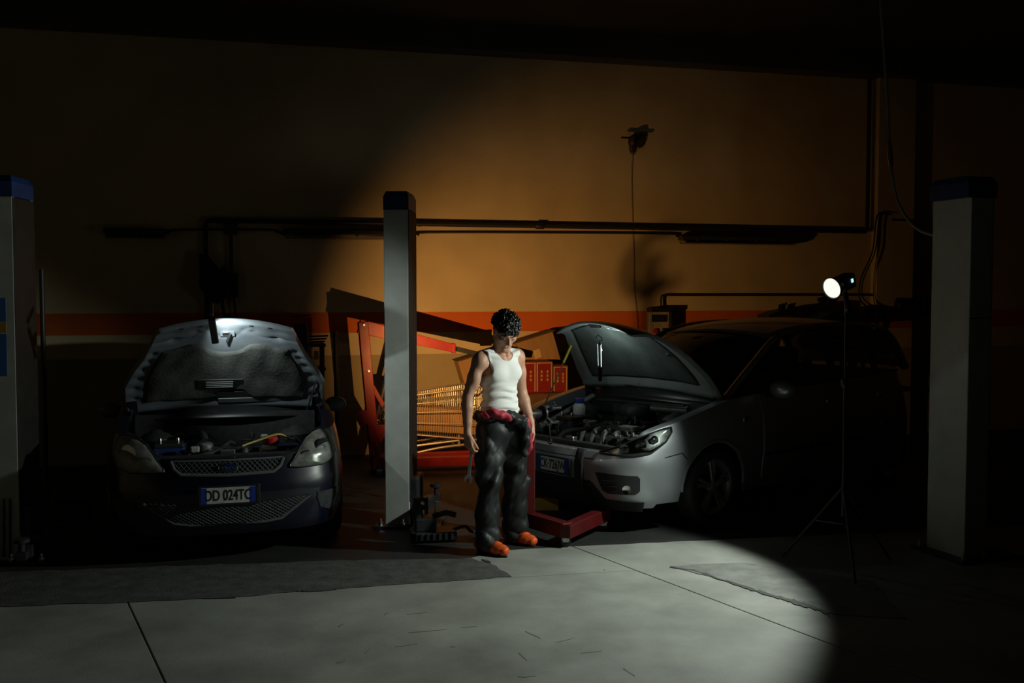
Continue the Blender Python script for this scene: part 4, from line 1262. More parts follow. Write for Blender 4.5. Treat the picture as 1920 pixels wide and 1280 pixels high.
    # door mirrors
    for s in (1, -1):
        c = V(sp['mirror'][0], s * sp['mirror'][1], sp['mirror'][2])
        h = MB().sphere((c.x, c.y, c.z), 1.0, 20, sp.get('msize', (.075, .115, .075))).build('door_mirror', sp.get('mirror_paint', PAINT), t, smooth=True)
        MB().beam(V(c.x - .01, c.y - s * .08, c.z - .045), V(c.x - .03, c.y - s * .20, c.z - .075), .05, .035).build('mirror_arm', M_TRIM, h, bevel=.008)
        MB().box((c.x - sp.get('msize', (.075,))[0] * .85, c.y, c.z), (.006, .12, .07)).build('mirror_glass', M_CHROME, h, bevel=.02)
    # engine bay
    x0, x1 = sp['bay']                              # front, rear
    hw = sp['bayw']
    MB().box(((x0 + x1) / 2, 0, .40), (x0 - x1, hw * 2 - .1, .04)).build('bay_floor', M_BAY, t)
    MB().box((x1, 0, .66), (.03, hw * 2, .56)).build('firewall', M_BAY, t)
    for s in (1, -1):
        MB().box(((x0 - .34 + x1) / 2, s * (hw - .02), .60), (x0 - .34 - x1, .02, .34)).build('inner_wing', M_BAY, t)
        MB().lathe([(.13, -.2), (.12, 0), (.085, .03), (.06, .035), (.03, .06), (.0, .062)], (x1 + .22, s * (hw - .16), sp['zh'] - .16), n=18).build('strut_top', M_BAY, t, smooth=True)
    zf = sp['slam_z']
    MB().box((x0 - .02, 0, zf - .02), (.07, hw * 1.5, .05)).build('slam_panel', M_BAY, t, bevel=.01)
    MB().box((x0 - .06, 0, zf - .18), (.05, hw * 1.3, .30)).build('radiator', M_BAY, t, bevel=.01)
    MB().box((x0 - .03, 0, zf + .015), (.05, .1, .035)).build('bonnet_lock', M_STEEL, t, bevel=.006)
    ecx = (x0 + x1) / 2
    MB().box((ecx, .06, .56), (.36, .56, .26)).build('engine_block', M_ALU, t, bevel=.03)
    MB().box((ecx - .02, .06, .715), (.26, .50, .07)).build('engine_cover', M_ENG, t, bevel=.025, bseg=3)
    for k in range(4):
        yk = -.12 + .12 * k
        MB().tube(smoothpath([V(ecx + .1, yk, .72), V(ecx + .17, yk, .70), V(ecx + .2, yk, .6)], 4), .024, 8).build('intake_runner', M_ALU, t, smooth=True)
    MB().lathe([(.055, 0), (.06, .01), (.06, .09), (.05, .10), (.02, .105), (.0, .105)], (ecx + .06, -.16, .68), n=18).build('air_intake_can', M_ALU, t, smooth=True)
    MB().tube(smoothpath([V(ecx + .06, -.16, .79), V(ecx + .0, -.18, .83), V(ecx - .1, -.26, .80), V(ecx - .15, -.36, .74)], 5), .03, 10).build('intake_hose', M_RUBBER, t, smooth=True)
    MB().box((ecx, -.40, .66), (.30, .22, .20)).build('battery', sp.get('batt', M_ENG), t, bevel=.015)
    MB().box((ecx, -.40, .775), (.28, .2, .03)).build('battery_lid', M_ENG, t, bevel=.008)
    for s in (-1, 1):
        MB().lathe([(.014, 0), (.014, .03), (.01, .04), (.0, .04)], (ecx + .1, -.40 + s * .06, .79), n=10).build('battery_terminal', M_STEEL, t, smooth=True)
    MB().tube(smoothpath([V(x0 - .1, .3, .60), V(x0 - .18, .34, .68), V(ecx, .40, .70), V(ecx - .15, .36, .66)], 5), .026, 10).build('radiator_hose', M_RUBBER, t, smooth=True)
    MB().tube(smoothpath([V(x0 - .1, -.25, .62), V(x0 - .16, -.2, .70), V(ecx + .1, -.05, .73), V(ecx, .0, .76)], 5), .018, 8).build('coolant_hose', M_RUBBER, t, smooth=True)
    rnd = random.Random(sp['seed'])
    for k in range(26):
        x = rnd.uniform(x1 + .1, x0 - .12); y = rnd.uniform(-hw + .15, hw - .15); z = rnd.uniform(.66, .76)
        m = rnd.choice((M_ALU, M_ENG, M_ENG, M_STEEL, M_DARKMET))
        if rnd.random() < .5:
            MB().box((x, y, z), (rnd.uniform(.03, .09), rnd.uniform(.03, .1), rnd.uniform(.02, .06)), Matrix.Rotation(rnd.uniform(0, 3), 3, 'Z')).build('engine_fitting', m, t, bevel=.006)
        else:
            MB().lathe([(.018, 0), (.02, .03), (.012, .04), (.0, .04)], (x, y, z), (rnd.uniform(-.5, .5), rnd.uniform(-.5, .5), 1), 10).build('engine_fitting', m, t, smooth=True)
    for k in range(9):
        a = V(rnd.uniform(x1 + .05, x0 - .1), rnd.uniform(-hw + .12, hw - .12), rnd.uniform(.68, .78))
        b = a + V(rnd.uniform(-.2, .2), rnd.uniform(-.3, .3), rnd.uniform(-.06, .04)); b.y = max(-hw + .1, min(hw - .1, b.y))
        MB().tube(smoothpath([a, a.lerp(b, .35) + V(0, 0, .05), a.lerp(b, .7) + V(.03, 0, .03), b], 4), rnd.choice((.006, .009, .012)), 7).build('engine_cable', rnd.choice((M_RUBBER, M_RUBBER, M_ENG)), t, smooth=True)
    return t, sh

def make_hood(car, sp, under_mat, emboss):
    """opened bonnet: hinge at (xh, zh), local frame returned for placing things on its underside"""
    xh, zh, L, phi = sp['xh'], sp['zh'], sp['hoodL'], math.radians(sp['hood_deg'])
    d = V(math.cos(phi), 0, math.sin(phi)); n = V(-math.sin(phi), 0, math.cos(phi))    # n: outer side
    wtab = sp['hood_w']
    hwf = lambda v: float(np.interp(v, [a for a, _ in wtab], [b for _, b in wtab]))
    lead = sp.get('lead', .07)
    def surf(v, yn, h=0.0):
        y = yn * hwf(v)
        vv = v * (1 - lead * yn * yn * v)
        hh = sp['hood_bulge'] * 4 * v * (1 - v) * .5 + sp['hood_crown'] * (1 - yn * yn) - sp['nose'] * max(0, v - .75) ** 2 * 16 + h
        return V(xh, y, zh) + d * (L * vv) + n * hh
    nv, ny = 60, 72
    top = [[surf(i / nv, -1 + 2 * j / ny) for j in range(ny + 1)] for i in range(nv + 1)]
    bot = []
    for i in range(nv + 1):
        row = []
        for j in range(ny + 1):
            v, yn = i / nv, -1 + 2 * j / ny
            e = min(v, 1 - v, (1 - abs(yn)) * .9)
            rim = -.034 * min(1, max(0, (e - .004) / .018))
            row.append(surf(v, yn, rim - .004 + emboss(v, yn) * min(1, e / .04)))
        bot.append(row)
    mb = MB().grid(top)
    mb.build('bonnet', sp['paint'], car, smooth=True)
    hood = [c for c in car.children if c.name.split('.')[0] == 'bonnet'][-1]
    mb2 = MB().grid(bot, flip=True)
    rim = [(i, 0) for i in range(nv + 1)] + [(nv, j) for j in range(1, ny + 1)] + [(i, ny) for i in range(nv - 1, -1, -1)] + [(0, j) for j in range(ny - 1, 0, -1)]
    o_ = [top[i][j] for i, j in rim]; q_ = [bot[i][j] for i, j in rim]; m_ = len(rim)
    mb2.add(o_ + q_, [(k, (k + 1) % m_, m_ + (k + 1) % m_, m_ + k) for k in range(m_)])
    mb2.build('bonnet_underside', under_mat, hood, smooth=True, angle=60)
    for s in (1, -1):
        yh = s * hwf(0) * .93
        MB().prism([(-.03, -.10), (.02, -.10), (.05, .06), (.01, .07)], .012, (xh + .03, yh, zh), (1, 0, 0), (0, 0, 1), (0, 1, 0)).build('bonnet_hinge', M_DARKMET, hood, bevel=.003)
    return hood, surf, d, n

def plate(car, sh, u, z, txt, w=.36, h=.11, off=.012):
    c = sh.S(u, z, off); a = sh.S(u - .15, z, off); b = sh.S(u + .15, z, off)
    ex = (b - a).normalized()                      # to the car's left = image right
    nrm = V(1, 0, 0)
    ey = (sh.S(u, z + .05, off) - sh.S(u, z - .05, off)); ey = V(0, 0, 1)
    out = ex.cross(ey).normalized()
    if out.x < 0: out = -out
    M = frameM(c + out * .0, ex, ey)
    R3 = M.to_3x3()
    p = MB().box(c, (w, h, .008), R3).build('number_plate', M_PLATE, car, bevel=.003)
    for s in (-1, 1):
        MB().box(c + ex * (s * (w / 2 - .02)) + out * .0045, (.038, h * .96, .002), R3).build('blue_band', M_PBLUE, p)
    fr = MB()
    for s in (-1, 1):
        MB().box(c + ey * (s * (h / 2 + .006)) - out * .001, (w + .03, .012, .012), R3).build('plate_frame', M_TRIM, p, bevel=.002)
        MB().box(c + ex * (s * (w / 2 + .008)) - out * .001, (.014, h + .02, .012), R3).build('plate_frame', M_TRIM, p, bevel=.002)
    text_part('plate_lettering', txt, h * .92, M_LETTER, p, frameM(c + out * .0052 - ey * .002, ex, ey), sx=.66)
    return p

def headlight(car, sh, u0, u1, zlo, zhi, lens, s, bulge=.03, bowls=()):
    if s < 0:
        u0, u1 = -u0, -u1
        zlo = [(-a, b) for a, b in zlo][::-1]; zhi = [(-a, b) for a, b in zhi][::-1]
    flip = s < 0
    base = sh.patch(u0, u1, zlo, zhi, .003, 20, 8).build('headlight', M_TRIM if not bowls else mat('headlight reflector', (.30, .31, .30), .22, metal=.9, rvar=.1, vscale=30), car, smooth=True)
    sh.patch(u0, u1, zlo, zhi, .012, 20, 8, bulge=bulge, thick=.014).build('headlight_lens', lens, base, smooth=True)
    f = lambda q, u: float(np.interp(u, [a for a, _ in q], [b for _, b in q]))
    # dark bezel around
    P = []
    for k in range(21):
        u = u0 + (u1 - u0) * k / 20; P.append(sh.S(u, f(zlo, u), .010))
    for k in range(1, 20):
        P.append(sh.S(u1, f(zlo, u1) + (f(zhi, u1) - f(zlo, u1)) * k / 20, .010))
    for k in range(20, -1, -1):
        u = u0 + (u1 - u0) * k / 20; P.append(sh.S(u, f(zhi, u), .010))
    for k in range(19, 0, -1):
        P.append(sh.S(u0, f(zlo, u0) + (f(zhi, u0) - f(zlo, u0)) * k / 20, .010))
    MB().tube(P, .006, 6, closed=True).build('headlight_bezel', M_TRIM, base, smooth=True)
    for u, z, r in bowls:
        c = sh.S(s * u, z, .004); ax = (sh.S(s * u, z, .05) - c).normalized()
        MB().lathe([(r, .012), (r * .9, .010), (r * .6, -.008), (.012, -.014), (.012, .012), (0, .018)], c, ax, 20).build('reflector_bowl', M_CHROME, base, smooth=True)
    return base

# ------------------------------------------------------------------ dark blue hatchback
M_BLUE = mat('dark blue car paint', (0.003, 0.005, 0.015), 0.34, coat=0.6, spec=0.5)
FA = math.radians(16.0)
FX = pt(428, 900, 6.83)
blue = dict(
    name='hatchback_car', label='dark blue hatchback with raised bonnet standing at left', loc=(FX.x, FX.y, 0), rz=-math.pi / 2 + FA, paint=M_BLUE, seed=3,
    tbl=[(0, 0, .725, 1), (-.02, .25, .725, 1), (-.065, .47, .735, 1), (-.16, .66, .80, .85), (-.32, .775, .855, .5), (-.55, .825, .885, .12), (-1.05, .838, .965, 0), (-1.8, .842, .985, 0), (-2.7, .842, 1.0, 0), (-3.35, .815, 1.02, 0), (-3.72, .71, 1.03, -.6), (-3.88, .42, 1.03, -1), (-3.91, 0, 1.03, -1)],
    front=[(.18, .07), (.25, .03), (.40, 0), (.52, .0), (.60, .025), (.72, .06), (.86, .16), (1.0, .25)],
    side=[(.18, .05), (.30, .025), (.5, 0), (.68, .0), (.82, .02), (.95, .055), (1.05, .09)],
    rear=[(.2, .06), (.4, 0), (.6, 0), (.9, .08), (1.05, .16)],
    zb=.20, wheels=[(-.80, .285), (-3.28, .285)], Ra=.345, track=.735, R=.285, rr=.185, spokes=5,
    cowl=-1.02, rail=[(-1.06, .70, .97), (-1.42, .645, 1.19), (-1.78, .585, 1.365), (-2.1, .57, 1.415), (-2.7, .565, 1.43), (-3.25, .555, 1.39), (-3.55, .565, 1.27), (-3.8, .60, 1.04)],
    iw=2, ir=5, glass_x=[-1.30, -2.25, -3.05, -3.6], zh=.955, xh=-.985, hoodL=.93, hood_deg=50, hood_w=[(0, .745), (.3, .735), (.48, .66), (.62, .585), (.8, .52), (.93, .485), (1, .465)],
    hood_bulge=.05, hood_crown=.045, nose=.035, lead=.06, mirror=(-1.28, .86, .945), msize=(.06, .09, .062), mirror_paint=mat('grey mirror shell', (.10, .11, .115), .35), bay=(-.14, -.93), bayw=.66, slam_z=.735, batt=mat('blue battery case', (.01, .04, .14), .5))
bc, bs = make_car(blue)
# front face
M_GREYTRIM = mat('grey grille trim', (.11, .125, .125), .4, var=.2, vscale=20)
g = bs.patch(-.375, .375, [(-.375, .66), (-.30, .628), (.30, .628), (.375, .66)], .705, .004, 30, 5).build('upper_grille', M_TRIM, bc, smooth=True)
P = [(-.385, .712), (-.36, .66), (-.31, .622), (0, .614), (.31, .622), (.36, .66), (.385, .712)]
tube_on(bs, [(a, b) for a, b in P], .013, .008, 8).build('grille_surround', M_GREYTRIM, g, smooth=True)
tube_on(bs, [(-.385 + .77 * k / 16, .712) for k in range(17)], .008, .008, 8).build('grille_top_bar', M_GREYTRIM, g, smooth=True)
def mesh_lines(sh, u0, u1, zlo, zhi, du, slope, off, r, skip=None):
    f = lambda q, u: q if isinstance(q, (int, float)) else float(np.interp(u, [a for a, _ in q], [b for _, b in q]))
    mb = MB()
    zmin = min(f(zlo, u0 + (u1 - u0) * k / 40) for k in range(41)); zmax = max(f(zhi, u0 + (u1 - u0) * k / 40) for k in range(41))
    span = (zmax - zmin) / slope
    for s in (1, -1):
        uu = u0 - span
        while uu < u1 + span:
            seg = []
            for k in range(25):
                t_ = k / 24; u = uu + s * span * t_; z = zmin + (zmax - zmin) * t_
                if u0 <= u <= u1 and f(zlo, u) <= z <= f(zhi, u): seg.append(sh.S(u, z, off))
            if len(seg) > 2: mb.tube([seg[0], seg[len(seg) // 2], seg[-1]], r, 4, caps=False)
            uu += du
    return mb
tag(mesh_lines(bs, -.365, .365, [(-.365, .66), (-.30, .63), (.30, .63), (.365, .66)], .703, .034, 1.1, .010, .0022).build('grille_mesh', M_GREYTRIM, g), kind='stuff')
cE = bs.S(0, .665, .02)
em_ = MB().lathe([(.0, .010), (.052, .008), (.06, .0), (.06, -.006)], (0, 0, 0), (1, 0, 0), 28)
em_.v = [(x + cE.x, y * 1.0 + cE.y, z * .42 + cE.z) for x, y, z in em_.v]
e_ = em_.build('oval_emblem', mat('deep blue enamel', (.008, .018, .06), .25), g, smooth=True)
MB().tube([V(cE.x + .002, math.cos(a) * .062, cE.z + math.sin(a) * .027) for a in [2 * math.pi * k / 28 for k in range(28)]], .004, 6, closed=True).build('emblem_rim', M_CHROME, e_, smooth=True)
MB().tube(smoothpath([V(cE.x + .011, -.04, cE.z + .002), V(cE.x + .012, -.02, cE.z + .010), V(cE.x + .012, -.005, cE.z - .006), V(cE.x + .012, .015, cE.z + .006), V(cE.x + .011, .04, cE.z - .003)], 4), .0025, 5).build('emblem_script', M_CHROME, e_, smooth=True)
lo = [(-.56, .44), (-.36, .30), (-.25, .285), (.25, .285), (.36, .30), (.56, .44)]
hi = [(-.56, .445), (-.3, .43), (0, .428), (.3, .43), (.56, .445)]
g = bs.patch(-.56, .56, lo, hi, .004, 40, 5).build('lower_grille', M_TRIM, bc, smooth=True)
tag(mesh_lines(bs, -.55, .55, lo, hi, .036, .62, .009, .0024).build('grille_mesh', M_GREYTRIM, g), kind='stuff')
tube_on(bs, [(u, b - .006) for u, b in lo], .010, .008, 8).build('lower_lip', M_GREYTRIM, g, smooth=True)
for s in (1, -1):
    lo_ = sorted([(s * .62, .35), (s * .70, .31), (s * .80, .32)]); hi_ = sorted([(s * .62, .40), (s * .72, .43), (s * .88, .45)])
    a, b = sorted((s * .62, s * .86))
    if s > 0: lo_ = [(.62, .40), (.66, .33), (.78, .30), (.86, .42)]
    else: lo_ = [(-.86, .42), (-.78, .30), (-.66, .33), (-.62, .40)]
    g = bs.patch(a, b, lo_, .45, .004, 16, 5).build('fog_grille', M_RUBBER, bc, smooth=True)
    tag(mesh_lines(bs, a, b, lo_, .448, .026, .6, .008, .002).build('grille_mesh', M_GREYTRIM, g), kind='stuff')
    zlo = [(.43, .645), (.5, .636), (.7, .637), (.80, .66), (.88, .71), (.93, .78)]
    zhi = [(.43, .66), (.52, .755), (.60, .82), (.70, .855), (.82, .875), (.93, .865)]
    headlight(bc, bs, .43, .93, zlo, zhi, M_LENSOLD, s, .025, bowls=((.56, .70, .05), (.73, .745, .075)))
plate(bc, bs, .0, .485, 'DD 024TC', off=.016)
MB().box(bs.S(0, .485, .004), (.02, .42, .13)).build('plate_recess', M_TRIM, bc, bevel=.006)
for s in (1, -1):
    u0, u1 = bs.u_of_x(-1.32), bs.u_of_x(-2.45)
    a, b = sorted((s * u0, s * u1))
    d_ = bs.patch(a, b, .30, [(a, bs.zt(a) - .01), (b, bs.zt(b) - .01)], .006, 20, 8, thick=.008).build('door', M_BLUE, bc, smooth=True)
    MB().beam(bs.S(s * (u1 - .22), .88, .03), bs.S(s * (u1 - .05), .885, .03), .02, .03).build('door_handle', M_BLUE, d_, bevel=.008)
    um = bs.u_of_x(-1.0); q = bs.S(s * um, .80, .004)
    MB().box(q, (.06, .012, .03)).build('side_indicator', mat('amber lens', (.4, .12, .01), .3), bc, bevel=.005)
# engine extras
MB().lathe([(.05, 0), (.055, .012), (.055, .04), (.045, .05), (.0, .05)], (-.42, .30, .765), n=18).build('red_filler_cap', mat('red cap', (.45, .02, .02), .4), bc, smooth=True)
MB().lathe([(.07, 0), (.075, .03), (.075, .10), (.05, .125), (.04, .13)], (-.42, .30, .63), n=18).build('reservoir', mat('milky plastic', (.4, .42, .38), .5), bc, smooth=True)
MB().box((-.50, .26, .80), (.05, .05, .04)).build('white_connector', MATS['milky plastic'], bc, bevel=.008)
MB().box((-.30, -.22, .76), (.05, .06, .04)).build('white_connector', MATS['milky plastic'], bc, bevel=.008)
MB().box((-.36, .42, .75), (.12, .16, .02)).build('blue_tray', mat('blue plastic tray', (.02, .06, .14), .5), bc, bevel=.004)
MB().tube(smoothpath([V(-.45, .45, .78), V(-.4, .36, .83), V(-.36, .22, .80), V(-.3, .1, .77)], 5), .007, 6).build('copper_wire', mat('yellow wire', (.5, .4, .08), .5), bc, smooth=True)

M_UNDER = mat('grey primer underside', (.115, .13, .145), .4, var=.18, vscale=7, bump=.06, bscale=30)
M_PAD = mat('sooty insulation pad', (.05, .053, .049), .85, var=.7, vscale=5, bump=.4, bscale=40)
def pad_top(yn):
    a = abs(yn)
    return .70 - .045 * (1 if a < .28 else 0) * (1 - (a / .28) ** 2) * 1.6 + .035 * math.exp(-((a - .42) / .14) ** 2) - .05 * max(0, a - .6)
def emb_blue(v, yn):
    e = 0.0
    a = abs(yn)
    e += .012 * math.exp(-((v - .885) / .035) ** 2 - ((a - .33) / .11) ** 2)            # bosses
    e -= .016 * math.exp(-((v - .885) / .016) ** 2 - ((a - .33) / .05) ** 2)
    e += .016 * math.exp(-((v - .80) / .022) ** 2 - ((a - .68) / .07) ** 2)            # holes
    e += .008 * math.exp(-((v - .90) / .02) ** 2 - ((a - .74) / .12) ** 2)
    ed = abs(v - (.80 + .09 * math.exp(-((a - .30) / .12) ** 2)))
    e += .006 * math.exp(-(ed / .010) ** 2)
    if a > .78:                                                                          # side frame holes
        for vc in (.16, .27, .38, .49, .58, .66):
            e += .014 * math.exp(-((v - vc) / .028) ** 2 - ((a - .885) / .045) ** 2)
    e -= .010 * math.exp(-((v - .06) / .03) ** 2)
    return e * 1.5
hood, hs, hd_, hn_ = make_hood(bc, blue, M_UNDER, emb_blue)
Gp = []
for i in range(49):
    row = []
    for j in range(41):
        yn = (-1 + 2 * i / 48) * .80
        lo_ = .125 + (.10 * math.exp(-((yn - .10) / .12) ** 4))
        v = lo_ + (pad_top(yn) - lo_) * j / 40
        e = min(j, 40 - j) / 40; ee = min(i, 48 - i) / 48
        wob = .004 * math.sin(9 * yn + 12 * v) + .003 * math.sin(23 * yn - 17 * v) + .006 * math.exp(-((v - .35) / .06) ** 2 - ((yn - .45) / .12) ** 2)
        row.append(hs(v, yn, -.040 - .016 * min(1, e / .05, ee / .05) + wob))
    Gp.append(row)
MB().grid(Gp).build('insulation_pad', M_PAD, hood, smooth=True, solid=.004)
def hood_box(yn, v, sz, h, m, name, rot=0):
    c = hs(v, yn, h)
    M = Matrix((hd_, V(0, 1, 0), hn_)).transposed() @ Matrix.Rotation(rot, 3, 'Z')
    return MB().box(c, sz, M).build(name, m, hood, bevel=min(sz) * .3)
hood_box(-.06, .30, (.10, .34, .012), -.062, M_TRIM, 'pad_recess')
for k in range(4):
    hood_box(-.07, .275 + .018 * k, (.008, .2, .008), -.071, MATS['grey grille trim'], 'vent_slat')
hood_box(.13, .17, (.07, .34, .012), -.052, M_BAY, 'torn_pad_edge')
hood_box(.42, .115, (.045, .75, .014), -.046, M_UNDER, 'reinforcing_strip')
hood_box(.02, .86, (.085, .10, .004), -.040, M_UNDER, 'stamped_tag')
hood_box(.035, .80, (.09, .014, .03), -.05, M_DARKMET, 'striker', .3)
hood_box(.0, .845, (.03, .05, .014), -.045, M_STEEL, 'striker_plate')
for yn in (.35, -.35, .62, -.62):
    hood_box(yn, .955, (.014, .02, .012), -.04, M_RUBBER, 'bump_stop')
def tri_loop(yc, vc, r, rr=.006):
    P = []
    for k in range(24):
        a = 2 * math.pi * k / 24; q = r * (1 + .18 * math.cos(3 * a))
        P.append(hs(vc + q * math.sin(a) / blue['hoodL'], yc + q * math.cos(a) * 1.15 / .5, -.036))
    MB().tube(P, rr, 6, closed=True).build('pressed_ring', M_UNDER, hood, smooth=True)

for s in (1, -1):
    P = [hs(.955 - .02 * math.cos(k), s * (.2 + .05 * k), -.037) for k in range(2)]
# gas strut / hinge rods and prop
MB().tube([V(-.93, .60, .93), hs(.34, .93, -.03)], .007, 7).build('prop_rod', M_STEEL, hood, smooth=True)
MB().beam(V(-.98, .66, .90), hs(.16, .90, -.05), .05, .01).build('hinge_plate', M_DARKMET, hood, bevel=.003)
MB().beam(V(-.98, -.66, .90), hs(.16, -.90, -.05), .05, .01).build('hinge_plate', M_DARKMET, hood, bevel=.003)

def to_world(car, p): 
    return Matrix.Translation(car.location) @ Matrix.Rotation(car.rotation_euler[2], 4, 'Z') @ Vector(p)
def hood_hit(car, sp, px, py, off):
    """world point on the bonnet plane shifted off metres towards its underside"""
    phi = math.radians(sp['hood_deg'])
    Rz_ = Matrix.Rotation(car.rotation_euler[2], 3, 'Z')
    n = Rz_ @ V(-math.sin(phi), 0, math.cos(phi))
    o_ = to_world(car, (sp['xh'], 0, sp['zh'])) + n * (-.035 - off)
    d = ray(px, py); c = V(0, 0, HCAM)
    return c + d * ((o_ - c).dot(n) / d.dot(n)), n
# inspection lamp clipped to the front edge of the raised bonnet
a, n_ = hood_hit(bc, blue, 397, 598, .11); b, _ = hood_hit(bc, blue, 404, 643, .15)
t = thing('inspection_lamp', 'black stick lamp clipped under the raised blue bonnet', 'lamp', tuple(a))
d_ = b - a
MB().beam((0, 0, 0), d_, .048, .03, n_).build('lamp_stick', M_BLACK, t, bevel=.008)
MB().beam(-d_.normalized() * .03 + n_ * .0, n_ * .12 - d_.normalized() * .03, .03, .03, d_).build('clip', M_BLACK, t, bevel=.005)
MB().beam(d_ * .15 + n_ * .017, d_ * .9 + n_ * .017, .03, .004, n_).build('led_strip', mat('lit led strip', (.9, .9, .9), .4, emit=(.9, 1, .96), estr=1.3), t)
ll = bpy.data.lights.new('inspection_beam', 'SPOT')
ll.energy = BLUE_HOOD_POWER; ll.color = (.88, 1, .97); ll.spot_size = math.radians(116); ll.spot_blend = 1.0; ll.shadow_soft_size = .01
lo_ = bpy.data.objects.new('inspection_beam', ll); COL.objects.link(lo_); lo_.parent = t
side_ = d_.normalized().cross(n_).normalized()
if side_.x < 0: side_ = -side_
lo_.location = d_ * .45 + n_ * .03 + side_ * .03
tgt, _ = hood_hit(bc, blue, 446, 628, 0)
lo_.rotation_euler = (tgt - (Vector(a) + lo_.location)).to_track_quat('-Z', 'Y').to_euler()

# ------------------------------------------------------------------ silver people carrier
M_SILV = mat('silver metallic paint', (0.36, 0.385, 0.40), 0.36, metal=0.65, coat=0.6, rvar=.04, vscale=60)
SC = V(.335, 8.07, 0)
silver = dict(
    name='people_carrier_car', label='silver people carrier with raised bonnet standing at right', loc=tuple(SC), rz=math.radians(220), paint=M_SILV, seed=11,
    tbl=[(0, 0, .625, 1), (-.018, .28, .625, 1), (-.05, .52, .635, 1), (-.115, .69, .69, .9), (-.25, .805, .775, .55), (-.50, .868, .855, .1), (-.85, .895, .935, 0), (-1.2, .908, .995, 0), (-1.8, .912, 1.03, 0), (-2.9, .912, 1.06, 0), (-3.6, .89, 1.08, 0), (-4.05, .79, 1.09, -.6), (-4.28, .48, 1.08, -1), (-4.32, 0, 1.08, -1)],
    front=[(.18, .09), (.27, .03), (.36, 0), (.54, 0), (.60, .02), (.68, .06), (.80, .16), (1.0, .30)],
    side=[(.18, .06), (.3, .03), (.42, .018), (.55, 0), (.70, 0.0), (.86, .02), (1.0, .06), (1.1, .09)],
    rear=[(.2, .06), (.4, 0), (.6, 0), (.9, .06), (1.1, .14)],
    zb=.21, wheels=[(-.93, .315), (-3.57, .315)], Ra=.375, track=.79, R=.315, rr=.21, spokes=5,
    cowl=-1.18, rail=[(-1.2, .77, 1.0), (-1.62, .715, 1.25), (-2.02, .655, 1.455), (-2.4, .635, 1.535), (-3.05, .63, 1.56), (-3.65, .625, 1.52), (-3.98, .635, 1.40), (-4.22, .66, 1.10)],
    iw=2, ir=5, glass_x=[-1.55, -1.92, -2.72, -3.45, -4.0], zh=.985, xh=-1.14, hoodL=.98, hood_deg=44, hood_w=[(0, .80), (.25, .77), (.5, .69), (.7, .60), (.88, .50), (1, .44)],
    hood_bulge=.10, hood_crown=.05, nose=.11, lead=.10, mirror=(-1.62, 1.02, 1.06), bay=(-.16, -1.08), bayw=.70, slam_z=.66)
sc_, ss = make_car(silver)
plate(sc_, ss, .0, .485, 'CK·726JW', off=.012)
